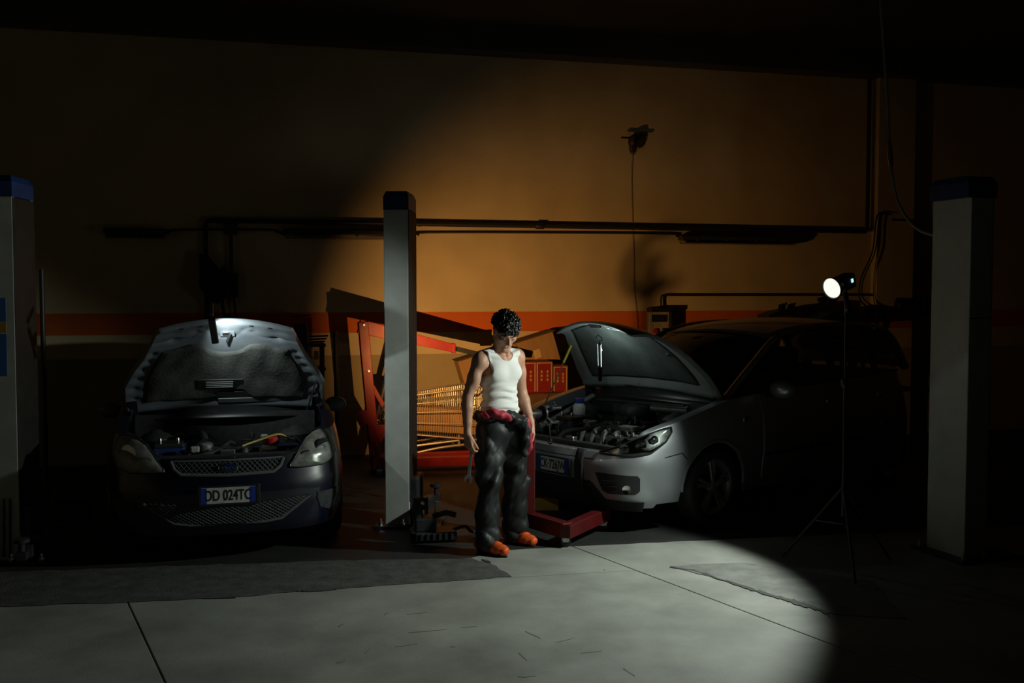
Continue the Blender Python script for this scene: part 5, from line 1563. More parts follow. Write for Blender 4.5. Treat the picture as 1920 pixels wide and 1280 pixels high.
# bumper lines, lower intake, fog recess
tube_on(ss, [(-.42 + .84 * k / 16, .572) for k in range(17)], .004, .001).build('bumper_seam', M_TRIM, sc_)
ss.patch(-.52, .52, [(-.52, .265), (.52, .265)], [(-.52, .27), (-.40, .405), (.40, .405), (.52, .27)], .004, 30, 4).build('lower_intake', M_TRIM, sc_, smooth=True)
ss.patch(-.85, .85, .185, .265, .012, 50, 3, thick=.02).build('lower_lip', M_TRIM, sc_, smooth=True)
for k in range(3):
    tube_on(ss, [(-.40 + .8 * i / 12, .30 + .035 * k) for i in range(13)], .006, .008).build('intake_bar', M_TRIM, sc_, smooth=True)
for s in (1, -1):
    lo_ = [(.44, .47), (.50, .345), (.54, .32), (.78, .325), (.81, .355)] if s > 0 else [(-.81, .355), (-.78, .325), (-.54, .32), (-.50, .345), (-.44, .47)]
    hi_ = [(.44, .475), (.47, .478), (.79, .47), (.81, .45)] if s > 0 else [(-.81, .45), (-.79, .47), (-.47, .478), (-.44, .475)]
    a, b = sorted((s * .44, s * .81))
    fr_ = ss.patch(a, b, lo_, hi_, .003, 18, 5).build('fog_recess', M_TRIM, sc_, smooth=True)
    q = ss.S(s * .71, .365, .006); ax_ = (ss.S(s * .71, .365, .05) - q).normalized()
    MB().lathe([(.034, 0), (.034, .010), (.028, .008), (.012, .003), (.0, .003)], q, ax_, 20).build('fog_lamp', M_CHROME, fr_, smooth=True)
    for k in range(3):
        z = .34 + .04 * k
        tube_on(ss, [(s * (.51 + .03 * i), z) for i in range(5)], .004, .008).build('fog_bar', M_TRIM, fr_, smooth=True)
    zlo = [(.46, .622), (.56, .618), (.76, .620), (.90, .640), (1.04, .72), (1.10, .79)]
    zhi = [(.46, .635), (.58, .672), (.76, .735), (.90, .778), (1.02, .815), (1.10, .828)]
    headlight(sc_, ss, .46, 1.10, zlo, zhi, M_LENS, s, .018, bowls=((.68, .668, .038), (.82, .70, .044), (.94, .735, .036)))
    # fender crease
    uA, uB = ss.u_of_x(-.42), ss.u_of_x(-.60)
    tube_on(ss, [(s * (1.0 + (uB - 1.0) * k / 8), .595 + .01 * math.sin(k)) if False else (s * (1.02 + (uB - 1.02) * k / 8), .60 + .004 * k - (.03 * max(0, k - 6))) for k in range(9)], .004, .0005).build('bumper_joint', M_TRIM, sc_)
    # doors
    for x0_, x1_, nm in ((-1.52, -2.70, 'front_door'), (-2.73, -3.55, 'rear_door')):
        a_, b_ = ss.u_of_x(x0_), ss.u_of_x(x1_)
        a, b = sorted((s * a_, s * b_))
        zl_ = .32
        if nm == 'rear_door':
            zl_ = [(u, max(.32, ss.zb(u) + .04)) for u in [a + (b - a) * k / 20 for k in range(21)]]
        d2 = ss.patch(a, b, zl_, [(a, ss.zt(a) - .012), (b, ss.zt(b) - .012)], .006, 24, 8, thick=.010).build(nm, M_SILV, sc_, smooth=True)
        MB().beam(ss.S(s * (b_ - .26), .90, .03), ss.S(s * (b_ - .07), .905, .03), .022, .032).build('door_handle', M_SILV, d2, bevel=.009)
        ss.patch(a + .03, b - .03, .50, .535, .010, 20, 2, thick=.008).build('side_moulding', M_TRIM, d2, smooth=True)
    um = ss.u_of_x(-1.30); q = ss.S(s * um, .83, .004)
    MB().box(q, (.07, .014, .035)).build('side_indicator', M_CHROME, sc_, bevel=.006)
    # triangular black corner ahead of the mirror
    MB().prism([(-1.28, 1.0), (-1.62, 1.03), (-1.62, 1.2)], .012, (0, s * .80, 0), (1, 0, 0), (0, 0, 1), (0, s, 0)).build('quarter_trim', M_TRIM, sc_, bevel=.004)
# black strap over the bumper (a thing of its own, draped)
gl = []
for k in range(13):
    z = .60 - .36 * k / 12
    gl.append([ss.S(u, max(z, .2), .014) for u in (.235, .265, .295, .32)])
pre = [[V(ss.S(u, .61, 0).x - .24, ss.S(u, .61, 0).y, .80) for u in (.235, .265, .295, .32)], [V(ss.S(u, .61, 0).x - .12, ss.S(u, .61, 0).y, .70) for u in (.235, .265, .295, .32)], [V(ss.S(u, .61, 0).x - .005, ss.S(u, .61, 0).y, .638) for u in (.235, .265, .295, .32)]]
o = MB().grid(pre[2:] + gl).build('load_strap', M_RUBBER, None, smooth=True, solid=.006)
o.location = SC; o.rotation_euler = (0, 0, silver['rz'])
tag(o, 'wide black strap hanging over the silver front bumper beside the number plate', 'strap')
# engine extras
MB().lathe([(.05, 0), (.055, .02), (.055, .10), (.035, .13)], (-.72, -.46, .76), n=18).build('washer_bottle', mat('white bottle', (.6, .62, .6), .45), sc_, smooth=True)
MB().lathe([(.042, 0), (.045, .01), (.045, .04), (.0, .045)], (-.72, -.46, .89), n=18).build('blue_bottle_cap', mat('blue cap', (.02, .06, .28), .4), sc_, smooth=True)
MB().lathe([(.15, 0), (.16, .03), (.14, .08), (.06, .11), (.0, .115)], (-1.0, -.02, .80), n=24).build('brake_booster', M_DARKMET, sc_, smooth=True)
MB().tube([V(-1.0, .15, .88), V(-1.0, .55, .89)], .035, 12).build('master_cylinder', M_ALU, sc_, smooth=True)
MB().box((-.55, .30, .755), (.10, .14, .04)).build('white_label_box', mat('pale box', (.4, .42, .38), .5), sc_, bevel=.008)
MB().tube([V(-.34, -.55, .70), V(-1.05, -.62, .92)], .022, 8).build('wing_edge_rail', mat('pale wing edge', (.34, .38, .37), .4, metal=.4), sc_, smooth=True)
MB().tube([V(-.95, -.50, .90), V(-.95, .55, .93)], .010, 7).build('bulkhead_bar', M_DARKMET, sc_, smooth=True)

M_UNDER2 = mat('silver underside', (.36, .41, .41), .42, metal=.35, var=.2, vscale=6)
M_PAD2 = mat('grey bonnet liner', (.085, .105, .10), .75, var=.35, vscale=5, bump=.25, bscale=60)
def emb_sil(v, yn):
    a = abs(yn)
    e = .016 * (1 / (1 + math.exp(-(min(v - .14, .90 - v, (.83 - a) * .9)) / .008)))
    e -= .014 * math.exp(-((v - .075) / .025) ** 2)
    e += .010 * math.exp(-((v - .945) / .012) ** 2 - ((a - .5) / .2) ** 2)
    return e
hood2, hs2, hd2, hn2 = make_hood(sc_, silver, M_UNDER2, emb_sil)
Gp = []
for i in range(41):
    row = []
    for j in range(31):
        yn = (-1 + 2 * i / 40) * .79; v = .155 + .72 * j / 30 - .05 * (yn ** 2) * (j / 30)
        row.append(hs2(v, yn, -.030 - .006 * min(1, min(j, 30 - j) / 2, min(i, 40 - i) / 2) + .002 * math.sin(14 * yn + 6 * v)))
    Gp.append(row)
MB().grid(Gp).build('bonnet_liner', M_PAD2, hood2, smooth=True, solid=.003)
def hood_box2(yn, v, sz, h, m, name, rot=0):
    c = hs2(v, yn, h); M = Matrix((hd2, V(0, 1, 0), hn2)).transposed() @ Matrix.Rotation(rot, 3, 'Z')
    return MB().box(c, sz, M).build(name, m, hood2, bevel=min(sz) * .3)
hood_box2(.0, .93, (.05, .12, .02), -.05, M_DARKMET, 'striker_plate')
P = [hs2(.80, -.02, -.03), hs2(.90, -.02, -.03), hs2(.90, .30, -.03), hs2(.72, .34, -.03), hs2(.70, .30, -.03)]
P = [hs2(.88 - .10 * (1 - math.cos(a)) * .5, .18 + .17 * math.sin(a), -.036) for a in [2 * math.pi * k / 24 for k in range(24)]]
MB().tube(P, .006, 6, closed=True).build('pressed_ring', M_UNDER2, hood2, smooth=True)
for yn in (-.72, .72):
    hood_box2(yn, .52, (.03, .03, .02), -.04, M_STEEL, 'rubber_buffer')
# bonnet prop with yellow grip
pr0, pr1 = V(-.30, -.60, .66), hs2(.60, -.93, -.03)
MB().tube([pr0, pr0.lerp(pr1, .8)], .006, 7).build('prop_rod', M_STEEL, hood2, smooth=True)
MB().tube([pr0.lerp(pr1, .79), pr1], .011, 8).build('prop_grip', mat('yellow grip', (.7, .6, .05), .4), hood2, smooth=True)
# hanging work lamp in the silver bay
def hh(px, py, off): return hood_hit(sc_, silver, px, py, off)
top_, n_ = hh(1122, 634, .05); p1, _ = hh(1124, 646, .12); p2, _ = hh(1125, 686, .16); p3, _ = hh(1125, 712, .185)
t = thing('hanging_work_lamp', 'tubular work lamp with hook hanging under the raised silver bonnet', 'lamp', tuple(top_))
r1_, r2_, r3_ = p1 - top_, p2 - top_, p3 - top_
dl = (r3_ - r1_).normalized()
MB().tube([r1_ - dl * .012, r1_], .014, 12).build('end_cap', M_BLACK, t, smooth=True)
MB().tube([r1_, r2_], .019, 16, caps=False).build('clear_tube', M_LENS, t, smooth=True)
MB().tube([r1_ - n_ * .004, r2_ - n_ * .004], .010, 12).build('inner_holder', M_BLACK, t, smooth=True)
for s in (-1, 1):
    sd_ = dl.cross(n_).normalized()
    MB().tube([r1_ + sd_ * s * .014, r2_ + sd_ * s * .014], .004, 6).build('led_strip', MATS['lit led strip'], t, smooth=True)
MB().tube([r2_, r2_.lerp(r3_, .1), r3_], [.019, .021, .018], 14).build('handle', M_BLACK, t, smooth=True)
MB().tube([r1_ - dl * .012, r1_ - dl * .05], .003, 6).build('swivel', M_BLACK, t)
hc = r1_ - dl * .05; sd_ = dl.cross(n_).normalized()
MB().tube([hc, hc + sd_ * .028 - dl * .02, hc + sd_ * .02 - dl * .05, hc - sd_ * .015 - dl * .062, hc - sd_ * .03 - dl * .035, hc - sd_ * .028 - dl * .02], .0035, 6).build('hook', M_BLACK, t, smooth=True)
ll = bpy.data.lights.new('bonnet_beam', 'POINT')
ll.energy = SILVER_HOOD_POWER; ll.color = (.85, 1, .95); ll.shadow_soft_size = .015
lo_ = bpy.data.objects.new('bonnet_beam', ll); COL.objects.link(lo_); lo_.parent = t
lo_.location = r1_.lerp(r2_, .35) + n_ * .03
tg_, _ = hh(1140, 628, 0)
lo_.rotation_euler = (tg_ - (Vector(top_) + lo_.location)).to_track_quat('-Z', 'Y').to_euler()
# loose chrome wrenches on the slam panel
spanner('ring_spanner', 'upper chrome ring spanner lying at the front edge of the silver engine bay', pt(1020, 768, 7.97), pt(1040, 760, 8.1))
spanner('ring_spanner', 'lower chrome ring spanner hanging at the front of the silver engine bay', pt(1030, 795, 7.95), pt(1032, 828, 7.93), .006, .016)

# ================================================================== MECHANIC
PSI = math.radians(40)
MO = V(-.085, 7.27, 0)
man = thing('person', 'young mechanic in white tank top and dark coveralls looking down, wrench in hand', 'person', tuple(MO), PSI)
M_SKIN = mat('skin', (0.56, 0.30, 0.195), 0.5, var=0.12, vscale=12, sss=0.08)
M_HAIR = mat('dark hair', (0.010, 0.008, 0.007), 0.42, var=0.3, vscale=60)
M_TANK = mat('white ribbed cotton', (0.80, 0.80, 0.76), 0.85, bump=0.1, bscale=250, stretch=(1, 1, .08))
M_PANTS = mat('black coverall nylon', (0.010, 0.0125, 0.013), 0.55, var=0.2, vscale=12)
M_LINING = mat('red lining', (0.42, 0.022, 0.045), 0.6, var=0.2, vscale=20)
M_SHOE = mat('orange shoe', (0.75, 0.10, 0.012), 0.5, var=0.15, vscale=15)
def n3(v): v = np.array(v, float); return v / np.linalg.norm(v)

# joints (body frame: x = own left, -y = forward)
SR, SL_ = np.array([-.178, .012, 1.375]), np.array([.178, .020, 1.39])
ER, EL = np.array([-.262, .045, 1.115]), np.array([.243, .045, 1.125])
WR, WLf = np.array([-.282, .02, .865]), np.array([.262, -.035, .905])
HIPS = np.array([0, .015, .94])
KR, KL = np.array([-.125, -.03, .50]), np.array([.15, .0, .50])
AR, AL = np.array([-.148, -.035, .085]), np.array([.190, .055, .085])
neck0, headc = np.array([0, .015, 1.40]), np.array([-.004, -.066, 1.578])
hy, hp = math.radians(18), math.radians(35)             # head yaw, pitch down
cy, sy = math.cos(hy), math.sin(hy)
HF = np.array([-sy * math.cos(hp) * 1.0, -cy * math.cos(hp), -math.sin(hp)])   # forward of face
HX = n3(np.cross(HF, [0, 0, 1])) * -1.0                                          # own left
if HX[0] < 0: HX = -HX
HU = n3(np.cross(HX, -HF)); 
if HU[2] < 0: HU = -HU
RH = np.stack([HX, HF, HU])
def hp_(a, b, c): return headc + HX * a + HF * b + HU * c

F = Field((-.36, -.23, .0), (.34, .20, 1.74), .0042)
# torso
F.ell((0, .012, 1.26), (.150, .100, .175), .03)
F.ell((0, .012, 1.335), (.165, .088, .085), .03)
F.ell((0, .0, 1.08), (.132, .088, .17), .04)
F.ell((0, .015, .94), (.150, .105, .12), .04)
for s in (-1, 1):
    F.ell((s * .072, -.055, 1.285), (.072, .042, .055), .03)
    F.ell((s * .085, .075, 1.30), (.075, .04, .10), .03)
    F.cone((0, .02, 1.43), (s * .15, .018, 1.40), .045, .04, .03)
# neck
F.cone(neck0 + [0, 0, -.02], hp_(0, -.03, -.06), .060, .054, .02)
for s in (-1, 1):
    F.cone((s * .02, -.055, 1.385), hp_(s * .05, -.02, -.05), .013, .016, .02)
    F.cone((s * .02, -.062, 1.392), (s * .14, -.03, 1.42), .012, .014, .02)       # collar bones
# arms
for S_, E_, W_, s in ((SR, ER, WR, -1), (SL_, EL, WLf, 1)):
    F.ell(S_ + [0, 0, -.01], (.056, .060, .068), .03)
    F.chain([S_, S_ + (E_ - S_) * .45, E_], [.050, .047, .037], .015)
    F.ell(S_ + (E_ - S_) * .5 + [0, -.018, 0], (.032, .032, .075), .02)
    F.chain([E_, E_ + (W_ - E_) * .28, E_ + (W_ - E_) * .7, W_], [.038, .041, .031, .025], .012)
# legs (under the coveralls)
for s, K_, A_ in ((-1, KR, AR), (1, KL, AL)):
    hip = np.array([s * .085, .015, .90])
    F.chain([hip, hip + (K_ - hip) * .5, K_], [.082, .072, .055], .02)
    F.chain([K_, K_ + (A_ - K_) * .3 + [0, .02, 0], A_], [.054, .052, .038], .02)
    F.cone(A_, A_ + np.array([0, -.06, -.045]), .034, .022, .02)
# head
F.ell(hp_(0, -.016, .030), (.075, .097, .080), .0, RH)
F.ell(hp_(0, .026, -.030), (.060, .064, .088), .03, RH)
for s in (-1, 1):
    F.cone(hp_(s * .052, -.012, -.055), hp_(s * .014, .066, -.104), .024, .018, .02)
    F.ell(hp_(s * .045, .056, -.020), (.022, .022, .02), .02, RH)
    F.cone(hp_(s * .014, .084, .019), hp_(s * .048, .070, .017), .011, .009, .012)
    F.ell(hp_(s * .079, -.008, -.008), (.010, .020, .031), .006, RH)
    F.ell(hp_(s * .084, -.004, -.006), (.006, .010, .018), .004, RH, sub=True)
F.cone(hp_(-.010, .074, -.106), hp_(.010, .074, -.106), .020, .020, .012)
for s in (-1, 1):
    F.ell(hp_(s * .032, .100, -.003), (.019, .020, .013), .010, RH, sub=True)
    F.ell(hp_(s * .032, .071, -.004), (.0155, .0145, .012), .004, RH)
F.cone(hp_(0, .084, .008), hp_(0, .107, -.033), .008, .0115, .010)
for s in (-1, 1):
    F.ell(hp_(s * .011, .097, -.038), (.008, .010, .008), .006, RH)
F.cone(hp_(-.018, .084, -.064), hp_(.018, .084, -.064), .0055, .0055, .006)
F.cone(hp_(-.013, .085, -.075), hp_(.013, .085, -.075), .0065, .0065, .006)
F.cone(hp_(-.021, .094, -.0695), hp_(.021, .094, -.0695), .0022, .0022, .003, sub=True)
# hands
def hand(F, W_, d, n, s_, curl, tcurl, grip=1.0):
    """d: down the hand, n: palm side, s_: thumb side"""
    d, n, s_ = n3(d), n3(n), n3(s_)
    base = W_ + d * .02
    off = (.030, .0105, -.0095, -.028); kl = (.090, .094, .089, .079); sc_l = (.94, 1.05, .98, .78)
    F.cone(W_ - d * .01, W_ + d * .03, .025, .022, .012)
    for o_, k_ in zip(off, kl):
        F.cone(base + s_ * o_ * .6, W_ + d * k_ + s_ * o_, .017, .0115, .010)
    F.ell(W_ + d * .045 + s_ * .018 + n * .008, (.02, .02, .02), .01)
    tips = []
    for i in range(4):
        p = W_ + d * kl[i] + s_ * off[i]; a = 0
        for L_, c_, r0, r1 in ((.043, curl[0], .0098, .0088), (.027, curl[1], .0088, .0078), (.021, curl[2], .0078, .0066)):
            a += math.radians(c_ * (1 + .06 * i))
            dr = d * math.cos(a) + n * math.sin(a)
            q = p + dr * L_ * sc_l[i]
            F.cone(p, q, r0, r1, .0015)
            p = q
        tips.append(p)
    p = W_ + d * .032 + s_ * .026 + n * .004; 
    td = n3(d * .88 + s_ * .30 + n * .30)
    for L_, c_, r0, r1 in ((.040, 0, .014, .0105), (.032, tcurl, .0105, .0092), (.024, tcurl, .0092, .0072)):
        a = math.radians(c_)
        td = n3(td * math.cos(a) + n3(n * .8 - s_ * .6) * math.sin(a))
        q = p + td * L_
        F.cone(p, q, r0, r1, .004)
        p = q
    return tips
dR = n3([.04, -.10, -1]); nR = n3([.97, .18, 0]); nR = n3(nR - dR * (nR @ dR)); sR = n3(np.cross(dR, nR)); sR = sR if sR[1] < 0 else -sR
tipsR = hand(F, WR, dR, nR, sR, (30, 40, 25), 12)
dL = n3([-.02, -.16, -1]); nL = n3([-.95, .25, 0]); nL = n3(nL - dL * (nL @ dL)); sL = n3(np.cross(dL, nL)); sL = sL if sL[1] < 0 else -sL
hand(F, WLf, dL, nL, sL, (16, 24, 16), 10)
body = F.mesh('body', M_SKIN, man, 1)

# ---- tank top
T = Field((-.24, -.17, .93), (.24, .17, 1.50), .0045)
G_ = .007
T.ell((0, .012, 1.26), (.150 + G_, .100 + G_, .175 + G_), .03)
T.ell((0, .012, 1.335), (.163 + G_, .088 + G_, .085 + G_), .03)
T.ell((0, .0, 1.08), (.135 + G_, .090 + G_, .17 + G_), .04)
T.ell((0, .010, .99), (.146 + G_, .104 + G_, .10 + G_), .05)
for s in (-1, 1):
    T.ell((s * .072, -.055, 1.285), (.072 + G_, .042 + G_, .055 + G_), .035)
    T.ell((s * .085, .075, 1.30), (.075 + G_, .04 + G_, .10 + G_), .03)
    T.cone((0, .02, 1.43), (s * .15, .018, 1.40), .045 + G_, .04 + G_, .03)
    T.cone((s * .02, -.062, 1.392), (s * .14, -.03, 1.42), .012 + G_, .014 + G_, .02)
    T.ell((s * .178, .015, 1.37), (.056 + G_, .060 + G_, .068 + G_), .03)
def wrinkle(X, Y, Z):
    a = np.clip((1.24 - Z) / .10, 0, 1)
    w = .0066 * np.sin(95 * Z + 9 * X - 4 * Y + 1.6 * np.sin(17 * X + 5 * Z)) + .0040 * np.sin(150 * Z - 22 * X + 2 * np.sin(23 * X))
    b = np.clip((Z - 1.24) / .05, 0, 1)
    return a * w * (.5 + .5 * np.clip(-X / .1 + .6, 0, 1)) + b * .0008 * np.sin(40 * X + 30 * Z)
T.warp(wrinkle)
# neck scoop, arm holes, hem
T.cut(lambda X, Y, Z: .074 - np.sqrt((X / 1.0) ** 2 + ((Z - 1.455) * .86) ** 2 + 0 * Y) - .0 * Y + np.where(Y < 0.03, 0, .012))
for s in (-1, 1):
    T.cut(lambda X, Y, Z, s=s: .070 - np.sqrt(((X - s * .192) / .92) ** 2 + ((Z - 1.335) / 1.45) ** 2 + 0 * Y))
    T.cut(lambda X, Y, Z, s=s: (s * X - .150) + 0 * Y + 0 * Z + np.where(Z > 1.22, 0., -.2))
T.cut(lambda X, Y, Z: (.985 + .10 * X * 0 - .015 * np.sin(18 * X)) - Z + 0 * Y)
tank = T.mesh('tank_top', M_TANK, man, 1)

# ---- coverall trousers
Pn = Field((-.30, -.25, .03), (.36, .24, 1.06), .0052)
Pn.ell((0, .012, .965), (.163, .118, .085), .02)
Pn.ell((0, .015, .88), (.165, .122, .12), .04)
for s, K_, A_ in ((-1, KR, AR), (1, KL, AL)):
    hip = np.array([s * .083, .012, .86])
    Pn.chain([hip, hip + (K_ - hip) * .5 + [s * .008, 0, 0], K_], [.098, .092, .082], .04)
    Pn.chain([K_, K_ + (A_ - K_) * .5 + [0, .012, 0], A_ + np.array([0, 0, .03])], [.082, .080, .076], .03)
    Pn.cone(A_ + np.array([0, .0, .05]), A_ + np.array([0, -.005, .01]), .082, .080, .02)
def crease(t): return 1 - 2 * np.abs(np.sin(t))          # sharp ridges
def folds(X, Y, Z):
    k = np.clip((.98 - Z) / .25, .15, 1)
    low = np.clip((.26 - Z) / .16, 0, 1); kn = np.exp(-((Z - .53) / .10) ** 2); hipz = np.exp(-((Z - .84) / .09) ** 2)
    a = np.arctan2(Y, X)
    w = .0045 * crease(13 * X + 9 * Y + 2.2 * np.sin(5.5 * Z + 4 * X)) + .0035 * np.sin(31 * X - 22 * Y + 4 * np.sin(6 * Z))
    w2 = .0060 * crease(24 * Z + 16 * X - 9 * Y + 1.8 * np.sin(14 * X + 9 * Y))
    w3 = .0060 * crease(17 * Z - 15 * X + 12 * Y + 1.5 * np.sin(11 * X)) + .003 * np.sin(44 * Z + 36 * X)
    w4 = .0050 * crease(12 * Z + 20 * X + 1.2 * np.sin(9 * Y))
    w5 = .0012 * crease(38 * X + 12 * Z + 3 * np.sin(16 * Y + 9 * Z)) + .0011 * crease(37 * Z - 28 * X + 18 * Y + 2 * np.sin(17 * X))
    return k * w5 + 1.6 * (k * w + low * w2 + kn * w3 + hipz * w4)
Pn.warp(folds)
Pn.cut(lambda X, Y, Z: Z - (1.035 - .045 * np.clip((X + .15) / .3, 0, 1)) + 0 * Y)
Pn.mesh('coverall_trousers', M_PANTS, man, 1)

# ---- rolled coverall top tied at the hips
Rr = Field((-.27, -.22, .60), (.30, .22, 1.10), .0052)
ring = []
for k in range(25):
    a = 2 * math.pi * k / 24
    zc = .955 + .030 * math.cos(a + 2.6) + .008 * math.sin(3 * a)
    ring.append(np.array([math.cos(a) * .168, .012 + math.sin(a) * .125, zc]))
for k in range(24):
    Rr.cone(ring[k], ring[k + 1], .030 + .007 * math.sin(5 * k), .030 + .007 * math.sin(5 * k + 5), .012)
Rr.chain([np.array([.02, -.130, .945]), np.array([.07, -.145, .935]), np.array([.11, -.13, .945])], [.036, .040, .032], .015)
Rr.chain([np.array([.09, -.14, .93]), np.array([.115, -.15, .86]), np.array([.12, -.14, .77]), np.array([.12, -.13, .70])], [.028, .033, .030, .024], .012)
Rr.warp(lambda X, Y, Z: .005 * np.sin(60 * Z + 40 * X + 3 * np.sin(30 * Y)) + .003 * np.sin(110 * X - 50 * Z))
Rr.mesh('tied_coverall_top', M_PANTS, man, 1)
L1 = Field((-.25, -.24, .60), (.32, .20, 1.10), .0048)
def onring(a, dz, dr):
    return np.array([math.cos(a) * (.172 + dr), .012 + math.sin(a) * (.130 + dr), dz])
fold = [onring(math.radians(d_), z_, .010) for d_, z_ in ((-172, .975), (-155, .995), (-135, 1.005), (-118, .995), (-100, .97), (-82, .945), (-66, .925))]
for k in range(len(fold) - 1):
    w0 = (.020, .030, .034, .030, .024, .018, .012)
    L1.cone(fold[k], fold[k + 1], w0[k], w0[k + 1], .015)
L1.warp(lambda X, Y, Z: .004 * np.sin(70 * Z + 30 * X + 2 * np.sin(40 * X)) + .003 * np.sin(90 * X + 40 * Z))
L1.mesh('red_lining_fold', M_LINING, man, 1)
L2 = Field((.05, -.26, .60), (.32, .1, 1.06), .0048)
L2.chain([np.array([.135, -.10, .965]), np.array([.152, -.115, .93]), np.array([.163, -.12, .84]), np.array([.167, -.115, .74]), np.array([.165, -.105, .685])], [.016, .024, .028, .026, .016], .015)
L2.warp(lambda X, Y, Z: .004 * np.sin(60 * X + 25 * Z) + .003 * np.sin(90 * Y + 60 * X))
L2.mesh('red_sleeve_tail', M_LINING, man, 1)

# ---- shoes
def shoe(A_, yaw):
    Fs = Field((-.16, -.26, 0.0), (.16, .16, .17), .0045)
    c_, s__ = math.cos(yaw), math.sin(yaw)
    def q(x, y, z): return np.array([x * c_ - y * s__, x * s__ + y * c_, z])
    Fs.chain([q(0, .075, .052), q(0, .0, .056), q(.004, -.09, .048), q(.008, -.155, .042)], [.042, .044, .046, .036], .02)
    Fs.cone(q(0, .045, .085), q(0, -.02, .10), .040, .042, .03)
    Fs.cone(q(0, .0, .085), q(.004, -.10, .06), .036, .03, .025)
    Fs.warp(lambda X, Y, Z: .0025 * np.sin(70 * X + 50 * Y + 40 * Z) + .002 * np.sin(130 * Y + 60 * Z))
    Fs.cut(lambda X, Y, Z: .012 - Z + 0 * X + 0 * Y)
    o_ = Fs.mesh('shoe', M_SHOE, man, 1); o_.location = (A_[0], A_[1], 0)
    P_ = []
    for k in range(28):
        a = 2 * math.pi * k / 28
        y = -.045 + math.sin(a) * -.145; w = .044 - .010 * max(0, math.sin(a)) ** 2 - .006 * max(0, -math.sin(a))
        P_.append(tuple(q(math.cos(a) * w, y, 0)[:2]))
    MB().prism(P_, .017, (0, 0, .0)).build('sole', M_RUBBER, o_, bevel=.004)
    MB().tube([q(-.04, .03, .05), q(-.046, -.02, .035), q(-.05, -.05, .055)], .004, 6).build('side_stripe', mat('silver print', (.6, .6, .6), .3), o_)
    return o_
shoe(AR, math.radians(8)); shoe(AL, math.radians(10))

# ---- hair
Hf = Field(tuple(headc - .15), tuple(headc + np.array([.15, .17, .17])), .0034)
Hf.ell(hp_(0, -.020, .048), (.086, .106, .088), .0, RH)
hx_, hf_, hu_ = HX, HF, HU
def hairline(X, Y, Z):
    x, y, z = X - headc[0], Y - headc[1], Z - headc[2]
    a = hx_[0] * x + hx_[1] * y + hx_[2] * z; b = hf_[0] * x + hf_[1] * y + hf_[2] * z; c = hu_[0] * x + hu_[1] * y + hu_[2] * z
    front = .052 - np.clip((.06 - np.abs(a)) * .1, 0, .01)
    line = np.where(b > .045, front, np.where(b > .012, .018, np.where(b > -.04, .028 - .0 * a, -.055)))
    line = np.interp(b, [-.11, -.05, -.035, .01, .03, .06, .1], [-.07, -.055, .018, .022, .005, .046, .05])
    return (line - c)
Hf.ell(hp_(0, -.030, .012), (.0815, .092, .088), .01, RH)
Hf.cut(hairline)
hr = random.Random(5)
for k in range(330):
    th = hr.uniform(0, 2 * math.pi); ph = math.acos(hr.uniform(-.05, 1))
    v = np.array([math.sin(ph) * math.cos(th), math.sin(ph) * math.sin(th), math.cos(ph)])
    a, b, c = v[0] * .085, v[1] * .104 - .02, v[2] * .087 + .047
    lim = np.interp(b, [-.11, -.05, -.035, .01, .03, .06, .1], [-.06, -.045, .025, .03, .035, .052, .055])
    if c < lim: continue
    p = hp_(a, b, c)
    out = n3(HX * v[0] + HF * v[1] + HU * v[2])
    fwd = HF * (.9 if c > .05 else .3) + HX * hr.uniform(-.7, .7) - HU * (.2 if b > .03 else -.05)
    tn = n3(fwd - out * (fwd @ out))
    L_ = hr.uniform(.024, .046)
    bend = n3(tn + HX * hr.uniform(-.6, .6) - out * .25)
    r_ = hr.uniform(.005, .0085)
    m_ = p + tn * L_ * .5 + out * hr.uniform(.006, .018)
    Hf.chain([p, m_, m_ + bend * L_ * .5 - out * .004], [r_, r_ * .9, r_ * .35], .0025)
for k in range(26):                                   # fringe falling on the forehead
    a = -.058 + .116 * k / 25
    p = hp_(a, .068 - 4.2 * a * a, .062 + hr.uniform(-.006, .008)); dn = HF * .35 - HU * 1.0 + HX * hr.uniform(-.5, .5)
    q_ = p + n3(HF * .6 - HU * .5) * .014; e_ = q_ + n3(dn) * hr.uniform(.024, .044)
    Hf.chain([p, q_, e_], [.0075, .0065, .0022], .0025)
Hf.mesh('hair', M_HAIR, man, 0)
for s in (-1, 1):
    mb = MB().tube([hp_(s * .013, .0955, .0205), hp_(s * .032, .092, .0275), hp_(s * .052, .074, .0215)], [.0035, .0042, .002], 7)
    mb.build('eyebrow', M_HAIR, man, smooth=True)
    MB().tube([hp_(s * .019, .0835, -.0075), hp_(s * .032, .0868, -.0095), hp_(s * .046, .079, -.0065)], [.0012, .0018, .0012], 6).build('eyelashes', M_HAIR, man, smooth=True)
MB().tube([hp_(-.019, .0895, -.0695), hp_(0, .0915, -.069), hp_(.019, .0895, -.0695)], [.001, .0018, .001], 6).build('lip_line', mat('lip', (.30, .11, .09), .5), man, smooth=True)
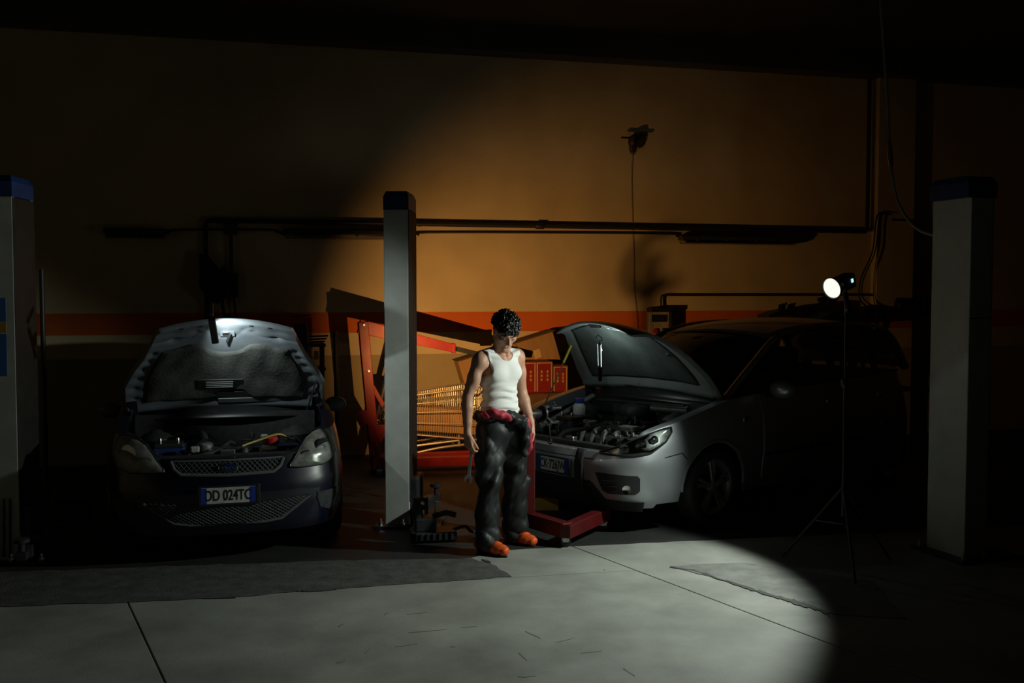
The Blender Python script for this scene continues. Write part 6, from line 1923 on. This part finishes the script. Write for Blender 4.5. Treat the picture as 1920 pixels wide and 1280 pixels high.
# ---- wrench in the right hand
Mw = Matrix.Translation(MO) @ Matrix.Rotation(PSI, 4, 'Z')
grip = WR + dR * .112 + nR * .030
w_top = Mw @ Vector(grip + np.array([0, -.004, .03]))
w_bot = w_top + V(-.028, -.02, -.262)
wr = thing('open_end_wrench', 'steel open-ended wrench hanging from the right hand of the mechanic', 'wrench', tuple(w_top))
dd = (w_bot - w_top); dn = dd.normalized(); sdw = dn.cross(V(0, 1, 0)).normalized(); nw = sdw.cross(dn).normalized()
M_TOOL = mat('satin tool steel', (.45, .48, .50), .32, metal=.9, rvar=.08, vscale=30)
MB().beam((0, 0, 0), dd * .84, .020, .009, nw, w2=.026).build('shank', M_TOOL, wr, bevel=.003)
J = []
for k in range(23):
    a = math.radians(125 - 250 * k / 22 + 0) 
    J.append((math.cos(math.pi + a) * .033, math.sin(math.pi + a) * .030))
jaw = [(math.sin(math.radians(q)) * .031, -math.cos(math.radians(q)) * .031) for q in range(-150, 151, 15)]
inner = [(.013, .034), (.013, .004), (.0075, -.004), (-.0075, -.004), (-.013, .004), (-.013, .034)]
outer = [(math.sin(math.radians(q)) * .031, -math.cos(math.radians(q)) * .031) for q in range(-152, 153, 16)]
poly = [(x, y) for x, y in outer] + [(.013, .034 - .006)] + inner[1:5] + [(-.013, .034 - .006)]
Rj = Matrix.Rotation(math.radians(12), 3, nw)
MB().prism(poly, .011, dd * .93 - nw * .0055, Rj @ sdw, Rj @ dn, nw).build('jaw', M_TOOL, wr, bevel=.002)
MB().lathe([(.014, -.005), (.022, -.005), (.022, .005), (.014, .005)], -dn * .012, nw, 18, closed=True).build('ring_end', M_TOOL, wr, smooth=True)

# ================================================================== small clutter
c = pt(588, 700, 10.85)
t = thing('scrap_rack', 'dark rack of bars and boards between the blue car and the red crane', 'rack', (c.x, c.y, 0), WANG)
for sx in (-.09, .09):
    MB().box((sx, 0, .66), (.035, .3, 1.32)).build('upright', M_BLACK, t, bevel=.004)
for z in (.3, .7, 1.05, 1.3):
    MB().box((0, 0, z), (.24, .32, .03)).build('shelf_board', M_BLACK, t, bevel=.004)
for k in range(3):
    MB().beam((-.2 + .03 * k, -.05 + .05 * k, 1.325 + .03 * k), (.12 + .02 * k, .02, 1.335 + .03 * k), .03, .018).build('board_end', M_BLACK, t, bevel=.003)
MB().tube([(-.02, -.17, .9), (-.09, -.16, 1.58)], .009, 7).build('leaning_rod', M_BLACK, t)
MB().tube([(-.22, .0, 1.6), (-.02, .05, 1.62)], .007, 7).build('thin_rod', M_BLACK, t)
MB().box((-.13, 0, 1.42), (.12, .2, .22)).build('dark_crate', M_BLACK, t, bevel=.01)
MB().box((.02, -.17, 1.2), (.05, .01, .09)).build('amber_tag', mat('amber tag', (.35, .2, .05), .5), t)
# floor pole beside the left column
c = pt(82, 700, 8.4)
t = thing('steel_pole', 'thin steel pole on a round foot behind the left lift column', 'pole', (c.x, c.y, 0))
MB().tube([(0, 0, .03), (0, 0, 2.05)], .02, 10).build('tube', M_DARKMET, t, smooth=True)
MB().lathe([(.16, 0), (.16, .02), (.04, .03), (.03, .08), (.0, .08)], (0, 0, 0), n=20).build('foot', M_DARKMET, t, smooth=True)
c = fl(135, 985)
t = thing('parts_crate', 'dim grey crate on the floor left of the blue car', 'crate', (c.x, c.y, 0), .2)
for z in (.03, .10, .17):
    for s in (-1, 1):
        MB().box((0, s * .12, z), (.26, .012, .05)).build('slat', M_DARKMET, t, bevel=.003)
        MB().box((s * .13, 0, z), (.012, .24, .05)).build('slat', M_DARKMET, t, bevel=.003)
MB().box((0, 0, .006), (.26, .24, .012)).build('crate_bottom', M_DARKMET, t)
